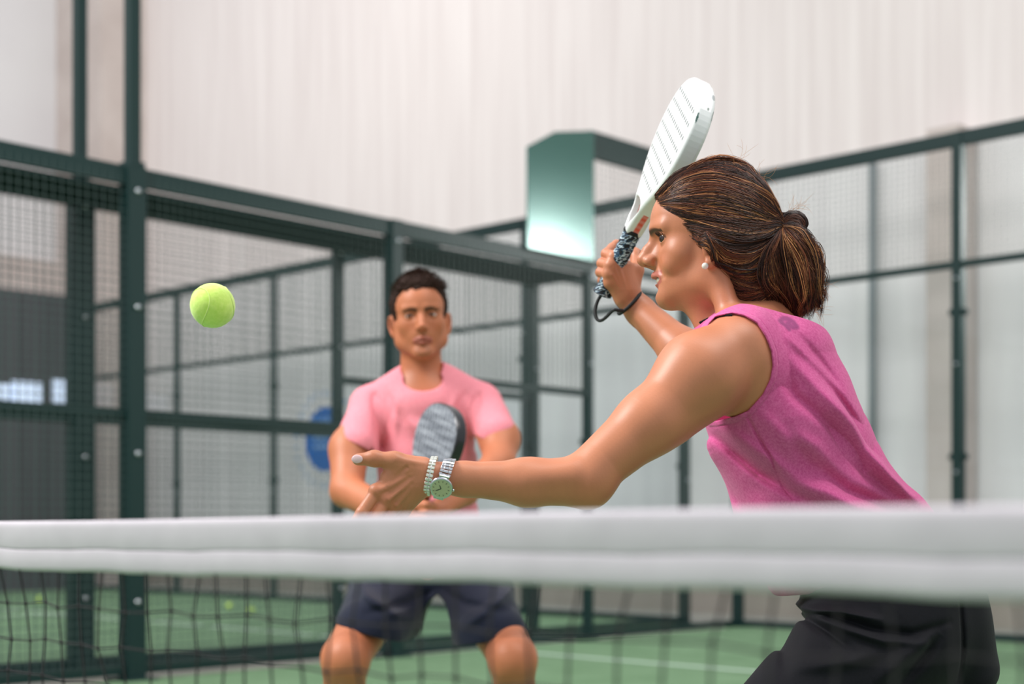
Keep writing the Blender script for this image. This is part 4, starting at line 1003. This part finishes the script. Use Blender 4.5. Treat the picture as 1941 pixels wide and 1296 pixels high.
cl = catmull([tuple(P(*q)) for q in ((1142, 556, 2.662), (1133, 570, 2.66), (1128, 590, 2.655), (1132, 605, 2.65), (1140, 607, 2.645), (1150, 600, 2.635), (1160, 590, 2.625), (1167, 586, 2.615))], 50)
MB().tube([tuple(p) for p in cl], .0031, 8).build('wrist_cord', M['cord'], wr_, True)
# loop round the wrist
c = Vector(P(1193, 574, 2.652)); ax2 = (P(1240, 612, 2.653) - P(1188, 562, 2.652)).normalized(); e1 = Vector((0, -1, 0)); e2 = ax2.cross(e1).normalized(); e1 = e2.cross(ax2).normalized()
lp = []
for i in range(40):
    a = 2 * math.pi * i / 40; lp.append(c + e1 * math.cos(a) * .0235 + e2 * math.sin(a) * .0272 + ax2 * .005 * math.cos(a) )
MB().tube(lp, .0034, 8, closed=True).build('wrist_loop', M['cord'], wr_, True)
MB().tube([P(1166, 587, 2.615), P(1180, 589, 2.628)], .0034, 8).build('cord_end', M['cord'], wr_, True)
# watch
M['silver'] = mat('polished_steel', srgb(206, 208, 212), .2, 1.0); M['dial'] = mat('pale_gold_dial', srgb(186, 186, 152), .25, .2, Coat_Weight=1.0); M['dark'] = mat('dark_marks', srgb(40, 44, 48), .4)
def ring_pt(c, ry, rz, phi, tilt, off=0.0):
    return Vector((c.x + tilt * rz * math.sin(phi), c.y - (ry + off) * math.cos(phi), c.z + (rz + off) * math.sin(phi)))
def ring_fr(c, ry, rz, phi, tilt):
    t = (ring_pt(c, ry, rz, phi + .01, tilt) - ring_pt(c, ry, rz, phi - .01, tilt)).normalized(); n = Vector((0, -math.cos(phi) / ry, math.sin(phi) / rz)).normalized(); n = (n - t * n.dot(t)).normalized(); w = n.cross(t).normalized(); return t, n, w
def obox(mb, p, t, n, w, lt, ln, lw):
    b = len(mb.v)
    for sx, sy, sz in ((-1, -1, -1), (1, -1, -1), (1, 1, -1), (-1, 1, -1), (-1, -1, 1), (1, -1, 1), (1, 1, 1), (-1, 1, 1)): mb.v.append(tuple(p + t * sx * lt + n * sy * ln + w * sz * lw))
    mb.f += [tuple(b + i for i in q) for q in ((3, 2, 1, 0), (4, 5, 6, 7), (0, 1, 5, 4), (1, 2, 6, 5), (2, 3, 7, 6), (3, 0, 4, 7))]
wc = P(843, 905.5, 2.1265); ry, rz, tl = .0235, .0268, .30
watch = wempty('wrist_watch', tuple(wc)); tag(watch, "silver metal wrist watch with a pale round dial on the woman's left wrist", 'watch')
mb = MB(); ph0 = math.radians(-31)
k = 0; a = ph0 + math.radians(38)
while a < ph0 + math.radians(360 - 38):
    t, n, w = ring_fr(wc, ry, rz, a, tl); p = ring_pt(wc, ry, rz, a, tl)
    obox(mb, p + n * .0004, t, n, w, .0019, .0014, .0036)
    for s in (-1, 1): obox(mb, p + w * s * .0062 + t * .0004, t, n, w, .0021, .0012, .0023)
    a += .0050 / .0262
b_ = mb.build('band', M['silver'], watch); bevel(b_, .0004, 2)
t, n, w = ring_fr(wc, ry, rz, ph0, tl); pc_ = ring_pt(wc, ry, rz, ph0, tl) + n * .0005
MB().tube([pc_ - n * .003, pc_ + n * .0015, pc_ + n * .0040, pc_ + n * .0052], [.0135, .0172, .0172, .0150], 48, up=t).build('case', M['silver'], watch, True)
dl = MB().tube([pc_ + n * .0046, pc_ + n * .0053], .0138, 40, up=t).build('dial', M['dial'], watch)
mb = MB()
for i in range(12):
    a = 2 * math.pi * i / 12; r_ = t * math.cos(a) + w * math.sin(a); q = n.cross(r_); obox(mb, pc_ + n * .0054 + r_ * .0112, r_, n, q, .0012, .0002, .0004)
mb.build('hour_marks', M['dark'], dl)
for a, l in ((2.2, .0085), (.6, .006)):
    r_ = t * math.cos(a) + w * math.sin(a); mb = MB(); obox(mb, pc_ + n * .0056 + r_ * l / 2, r_, n, n.cross(r_), l / 2, .0002, .0005); mb.build('hand', M['dark'], dl)
MB().tube([pc_ - w * .0165 + n * .001, pc_ - w * .0195 + n * .001], .0020, 12).build('crown', M['silver'], watch, True)
for s in (-1, 1):
    mb = MB(); obox(mb, pc_ + t * s * .0165 + n * .0, t, n, w, .003, .0022, .0075); bevel(mb.build('lug', M['silver'], watch), .0006)
# bracelet
bc = P(816, 902, 2.1225); br = wempty('bracelet', tuple(bc)); tag(br, "silver crystal bracelet on the woman's left wrist, beside the watch towards the hand", 'bracelet')
MB().tube([ring_pt(bc, .0238, .0268, 2 * math.pi * i / 48, .22) for i in range(48)], .0016, 8, closed=True).build('chain', M['silver'], br, True)
M['crystal'] = mat('pale_crystal', srgb(222, 224, 214), .12, .35, Coat_Weight=1.0)
for i in range(30):
    a = 2 * math.pi * i / 30; t, n, w = ring_fr(bc, .0238, .0268, a, .22); p = ring_pt(bc, .0238, .0268, a, .22, .0012)
    mb = MB(); obox(mb, p + w * .0026, t, n, w, .0022, .0012, .0024); obox(mb, p - w * .0026, t, n, w, .0022, .0012, .0024); bevel(mb.build('stone', M['crystal'], br), .0007, 1)
# ------------------------------------------------------------------ the man
DM = 4.05
def PM(px, py, dd=0.0): return P(px, py, DM + dd)
man = wempty('person', (P(810, 995, DM).x, DM, .012)); tag(man, 'man in a pink t-shirt and navy shorts crouching ready with a dark racket', 'person')
MG = dict(fw=.0600, jaw=.0520, chy=.0830, chz=-.0760, nt=.1130, nz=-.0050, uy=.0900, uz=-.0370, ly=.0890, lz=-.0500, mw=.0255, mz=-.0435, open=.0010,
          fold=False, ey=.0630, ez=.0270, lid=.0034, bz=.0395, bt=.0065, bk=1.0, gz=.05, gx=-.15, earout=.42, lash=.9)
MO = P(797, 618, DM); MF = head_frame(MO, -6, 5, -4, .985)
def skin_m():
    ops = head_ops(MF, MG); u = lambda k, pr: ops.append(('u', k, pr))
    u(.03, Cone(PM(797, 655, .04), PM(800, 735, .06), .055, .062))
    u(.03, Cone(PM(800, 735, .06), PM(706, 778, .06), .054, .050)); u(.03, Cone(PM(800, 735, .06), PM(908, 770, .06), .054, .050))
    u(.05, Cone(PM(805, 790, .08), PM(808, 960, .16), .115, .10, (1, 0, 0), 1.25)); u(.05, Cone(PM(808, 960, .16), PM(812, 1040, .24), .10, .10, (1, 0, 0), 1.2))
    # arms
    u(.03, Cone(PM(700, 780, .05), PM(664, 852, -.02), .052, .052)); u(.03, Cone(PM(662, 850, -.02), PM(658, 930, -.10), .054, .044))
    u(.02, Cone(PM(658, 930, -.10), PM(730, 968, -.26), .044, .038)); u(.02, Cone(PM(730, 968, -.26), PM(775, 975, -.36), .038, .027))
    u(.03, Cone(PM(914, 776, .05), PM(946, 834, -.02), .052, .052)); u(.03, Cone(PM(948, 830, -.02), PM(945, 880, -.10), .052, .044))
    u(.02, Cone(PM(945, 880, -.10), PM(880, 930, -.26), .043, .036)); u(.02, Cone(PM(880, 930, -.26), PM(835, 965, -.36), .036, .027))
    # hands closed round the handle
    for (wx, wy, sx, y0) in ((775, 975, 1, 960), (835, 965, -1, 985)):
        hx = 800 if sx == 1 else 802
        for k in range(4):
            y = y0 + k * 14 - (6 if sx == 1 else 0)
            u(.012, Cone(PM(wx, wy, -.36), PM(hx - sx * 14, y, -.40), .017, .0135))
            u(.004, Cone(PM(hx - sx * 14, y, -.40), PM(hx + sx * 8, y + 3, -.43), .0118, .0108)); u(.004, Cone(PM(hx + sx * 8, y + 3, -.43), PM(hx + sx * 20, y + 4, -.405), .0108, .0098)); u(.004, Cone(PM(hx + sx * 20, y + 4, -.405), PM(hx + sx * 14, y + 5, -.380), .0098, .0085))
        u(.008, Cone(PM(wx, wy, -.37), PM(hx - sx * 6, y0 - 22, -.41), .017, .0125)); u(.006, Cone(PM(hx - sx * 6, y0 - 22, -.41), PM(hx + sx * 14, y0 - 24, -.42), .0122, .0095))
    # hips, legs
    u(.06, Cone(PM(765, 1056, .27), PM(862, 1056, .27), .09, .09))
    for s, (kx, ky), (ax_, dy) in ((-1, (655, 1245), (618, -.05)), (1, (972, 1245), (1030, -.02))):
        hxp = 738 if s < 0 else 894
        u(.05, Cone(PM(hxp, 1110, .22), PM(kx, ky, -.16), .085, .062)); u(.03, Ell(PM(kx, ky + 4, -.20), (.055, .05, .058)))
        u(.03, Cone(PM(kx, ky + 10, -.17), PM(kx + s * -4 + (8 if s < 0 else -8) * 0 + s * 8, ky + 110, -.06), .056, .058)); u(.03, Cone(PM(kx + s * 4, ky + 110, -.06), (PM(kx + s * 24, 995).x, DM + .10, .10), .058, .036))
    return ops
BASE_M = np.array(srgb(186, 114, 80))
def col_m(X, N_):
    c = np.tile(BASE_M, (len(X), 1)); c = c * (1 + .03 * vnoise(X, 90, 4)[:, None])
    Y = MF.inv(X); Z = np.stack([np.abs(Y[:, 0]), Y[:, 1], Y[:, 2]], 1)
    c = head_color(MF, MG, BASE_M, np.array(srgb(164, 90, 76)), np.array(srgb(38, 24, 18)), X, c)
    # short stubble on chin, jaw and upper lip
    inh = (Y[:, 1] > .0) & (Y[:, 2] > -.12)
    st = np.maximum(blob(Z, (0, .08, -.072), (.034, .05, .020), .6), np.maximum(blob(Z, (.040, .03, -.058), (.024, .05, .024), .8), .8 * blob(Z, (.0, .10, -.0265), (.026, .03, .0065), .6))) * inh
    lipz = (Z[:, 2] < MG['uz'] + .004) & (Z[:, 2] > MG['lz'] - .005) & (Z[:, 0] < .026)
    c = mixc(c, np.array(srgb(120, 76, 56)), .38 * st * ~lipz)
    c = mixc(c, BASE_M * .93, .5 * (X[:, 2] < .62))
    return c
sm = skin_m()
zn = H + (995 - 715) / F * DM
sdf_object('body', sm, [((MO.x - .14, DM - .26, zn), (MO.x + .14, DM + .24, zn + .36), .0022), ((-.66, DM - .55, .55), (.26, DM + .50, zn), .0046), ((-.70, DM - .45, .02), (.34, DM + .45, .55), .0065)], M['skin_m'], man, col_m)
add_eyes(MF, MG, man, 'brown_iris')
# short dark hair: a cap with a tousled surface, plus short strands
hm = [('u', .01, MF.ell((0, -.020, .060), (.0825, .098, .087))), ('u', .015, MF.ell((0, .030, .105), (.062, .050, .040)))]
hair_line = [(.10, .093), (.060, .098), (.050, .080), (.034, .066), (.034, .030), (.016, .018), (.010, -.012), (-.002, -.002), (-.010, .034), (-.034, .036), (-.040, -.02), (-.062, -.05), (-.20, -.05), (-.20, -.5), (.3, -.5), (.3, .093)]
hm.append(('s', .006, Poly(MF.o, MF.R[:, 1], MF.R[:, 2], hair_line)))
hm.append(('s', .006, MF.ell((0, .105, .058), (.052, .052, .034))))
hm.append(('f', 0, Fn(lambda X, d: d + .0022 * vnoise(X, 210, 3) + .0015 * vnoise(X, 420, 8))))
sdf_object('hair_mass', hm, [((MO.x - .14, DM - .2, MO.z - .09), (MO.x + .14, DM + .24, MO.z + .19), .0024)], mat('dark_brown_short_hair', srgb(44, 29, 23), .8, Specular_IOR_Level=.15), man)
n_ = 1500; th_ = rs.uniform(0, 2 * math.pi, n_); ph_ = rs.uniform(0, 1.15, n_)
dl_ = np.stack([np.sin(ph_) * np.cos(th_), np.sin(ph_) * np.sin(th_) , np.cos(ph_)], 1)
c0_ = np.array([0, -.008, .060]); b_ = c0_ + dl_ * np.array([.080, .096, .084]); keep = (b_[:, 1] < .062) | (b_[:, 2] > .115); b_ = b_[keep]; dl_ = dl_[keep]
g_ = dl_ * np.array([.6, .6, 1]) + np.array([.25, .5, .15]) + rs.normal(0, .22, dl_.shape); g_ /= np.linalg.norm(g_, axis=1, keepdims=True); ln_ = rs.uniform(.012, .026, len(b_)); tt = np.linspace(0, 1, 6)
L3 = b_[:, None] + g_[:, None] * (ln_[:, None, None] * tt[None, :, None]) + np.array([0, .2, -.5]) * (ln_[:, None, None] * (tt ** 2)[None, :, None] * .4)
strand_mesh('hair', MF.o + L3 @ MF.R.T, rs.uniform(.0006, .0011, len(b_)), np.array([np.array(srgb(54, 36, 28)) * f_ for f_ in rs.uniform(.7, 1.7, len(b_))]), M['hair_w'], man)
# t-shirt
def tee():
    T = []; u = lambda k, pr: T.append(('u', k, pr)); s_ = lambda k, pr: T.append(('s', k, pr))
    u(.02, Cone(PM(775, 730, .06), PM(708, 768, .06), .058, .057)); u(.02, Cone(PM(828, 724, .06), PM(905, 762, .06), .058, .057))
    u(.04, Cone(PM(804, 775, .07), PM(806, 870, .10), .118, .122, (1, 0, 0), 1.12)); u(.04, Cone(PM(806, 870, .10), PM(810, 990, .16), .122, .118, (1, 0, 0), 1.15)); u(.04, Cone(PM(810, 990, .16), PM(815, 1085, .22), .118, .130, (1, 0, 0), 1.2))
    u(.03, Cone(PM(704, 778, .05), PM(679, 840, -.02), .060, .061)); u(.03, Cone(PM(912, 772, .05), PM(940, 824, -.02), .060, .061))
    folds = [([(722, 730), (742, 770), (765, 805)], DM - .16, -.0025, .012), ([(885, 725), (872, 765), (880, 805)], DM - .16, -.0025, .012), ([(700, 740), (712, 790), (716, 850)], DM - .16, -.010, .012), ([(905, 740), (893, 790), (895, 840)], DM - .16, -.010, .012),
             ([(730, 880), (790, 900), (850, 890)], DM - .16, -.005, .015), ([(720, 930), (800, 950), (900, 930)], DM - .16, .006, .016), ([(760, 790), (800, 812), (850, 790)], DM - .16, .005, .020), ([(862, 740), (852, 775), (866, 830)], DM - .16, .0025, .012), ([(745, 745), (742, 785), (740, 830)], DM - .16, .0025, .012)]
    T.append(('f', 0, fold_fn(folds, 3.6, DM + .14)))
    core = [('u', .03, Cone(PM(800, 735, .06), PM(706, 778, .06), .0565, .0525)), ('u', .03, Cone(PM(800, 735, .06), PM(908, 770, .06), .0565, .0525)), ('u', .05, Cone(PM(805, 790, .08), PM(808, 960, .16), .1185, .1035, (1, 0, 0), 1.25)), ('u', .03, Cone(PM(700, 780, .05), PM(664, 852, -.02), .0545, .0545)), ('u', .03, Cone(PM(914, 776, .05), PM(946, 834, -.02), .0545, .0545))]
    T.append(('f', 0, Fn(lambda X, d: np.minimum(d, evalsdf(core, X))))); T.append(('f', 0, Fn(lambda X, d: d + .0022 * vnoise(X, 32, 12))))
    s_(.006, Cone(PM(797, 640, .02), PM(801, 716, .03), .054, .060)); s_(.004, Ell(PM(801, 716, -.04), (.058, .09, .036)))
    T.append(('s', .004, Poly((0, 0, 0), (1, 0, 0), (0, 0, 1), [(PM(x, y, 0).x, PM(x, y, 0).z) for x, y in ((560, 800), (643, 826), (704, 856), (709, 850), (712, 905), (640, 1000), (560, 1000))])))
    T.append(('s', .004, Poly((0, 0, 0), (1, 0, 0), (0, 0, 1), [(PM(x, y, 0).x, PM(x, y, 0).z) for x, y in ((1060, 790), (978, 812), (921, 838), (903, 826), (905, 860), (925, 940), (1060, 1000))])))
    T.append(('i', .004, Half(PM(800, 1112, .1), (0, 0, -1)))); return T
to = tee(); M['pink_m'] = fabric('salmon_pink_jersey', srgb(230, 132, 146), srgb(242, 152, 162), .85)
ts = sdf_object('t_shirt', to, [((-.60, DM - .36, .66), (.16, DM + .46, zn + .08), .0036)], M['pink_m'], man)
# shorts
def shorts():
    T = []; u = lambda k, pr: T.append(('u', k, pr))
    u(.05, Cone(PM(752, 1112, .22), PM(885, 1112, .22), .135, .135))
    u(.04, Cone(PM(742, 1135, .18), PM(698, 1200, -.06), .125, .098, (0, 1, 0), 1.05)); u(.04, Cone(PM(888, 1135, .18), PM(930, 1205, -.06), .125, .100, (0, 1, 0), 1.05))
    fl = [([(820, 1125), (760, 1150), (690, 1165)], DM - .2, -.004, .012), ([(830, 1125), (880, 1150), (960, 1160)], DM - .2, -.004, .012), ([(660, 1110), (700, 1140), (770, 1180)], DM - .2, .006, .014), ([(985, 1110), (940, 1145), (880, 1190)], DM - .2, .006, .014)]
    T.append(('f', 0, fold_fn(fl, 3.4, DM + .14))); T.append(('f', 0, Fn(lambda X, d: d + .002 * vnoise(X, 38, 22))))
    cut = [(560, 1150), (619, 1180), (711, 1209), (777, 1227), (790, 1176), (804, 1147), (821, 1134), (838, 1150), (850, 1182), (857, 1230), (922, 1218), (1004, 1202), (1080, 1180), (1080, 1400), (560, 1400)]
    T.append(('s', .004, Poly((0, 0, 0), (1, 0, 0), (0, 0, 1), [(P(x, y, DM - .16).x, P(x, y, DM - .16).z) for x, y in cut])))
    T.append(('i', .004, Half(PM(800, 1070, .1), (0, 0, 1)))); return T
sdf_object('shorts', shorts(), [((-.66, DM - .46, .46), (.26, DM + .50, .82), .0042)], fabric('navy_sport_cloth', srgb(20, 26, 44), srgb(26, 32, 52), .8), man)
shoe(PM(631, 995).x, DM + .08, math.radians(-95), man); shoe(PM(996, 995).x, DM + .08, math.radians(-85), man)
# racket
mB, mT = PM(770, 1040, -.36), PM(852, 768, -.42)
mU = (mT - mB).normalized(); MS = (mT - mB).length / .455; mp_ = Vector((-mU.z, 0, mU.x)).normalized(); a_ = math.radians(34)
mN = mp_ * math.cos(a_) + Vector((0, -1, 0)) * math.sin(a_); mN = (mN - mU * mN.dot(mU)).normalized(); mW = mN.cross(mU).normalized(); mW = -mW if mW.y > 0 else mW
r2 = wempty('padel_racket', tuple(mB)); tag(r2, "dark grey speckled padel racket with black edge held by the man", 'racket')
def mcol(X, N_):
    f_ = np.abs(N_ @ V3(mN)); c = np.tile(np.array(srgb(24, 25, 30)), (len(X), 1)); sp = np.clip(.5 + .5 * vnoise(X, 330, 2) * 1.6, 0, 1)
    face = np.array(srgb(98, 102, 112))[None] * (1 - sp[:, None] * .5) + np.array(srgb(196, 200, 210))[None] * sp[:, None] * .5
    w = np.clip((f_ - .9) * 12, 0, 1)[:, None]; return c * (1 - w) + face * w
lo, hi = obj_bounds(mB, mU, mW, mN, .455 * MS, .135, .02)
h2 = sdf_object('racket_head', racket_ops(mB, mU, mN, mW, .0185, MS), [(lo, hi, .0024)], attr_mat('dark_racket_lacquer', .3, 0, Coat_Weight=.3), r2, mcol)
holes(mB, mU, mW, mN, .0185, [.243 + .0245 * i for i in range(8)], mat('hole_dark_grey', srgb(80, 83, 92), .8), h2, sc_=MS)
pts = [mB + mU * (.0072 * i * MS) for i in range(21)]
MB().tube(pts, [.0165 + .0004 * (i % 2) for i in range(21)], 16).build('handle', mat('black_grip', srgb(26, 26, 30), .8), r2, True)
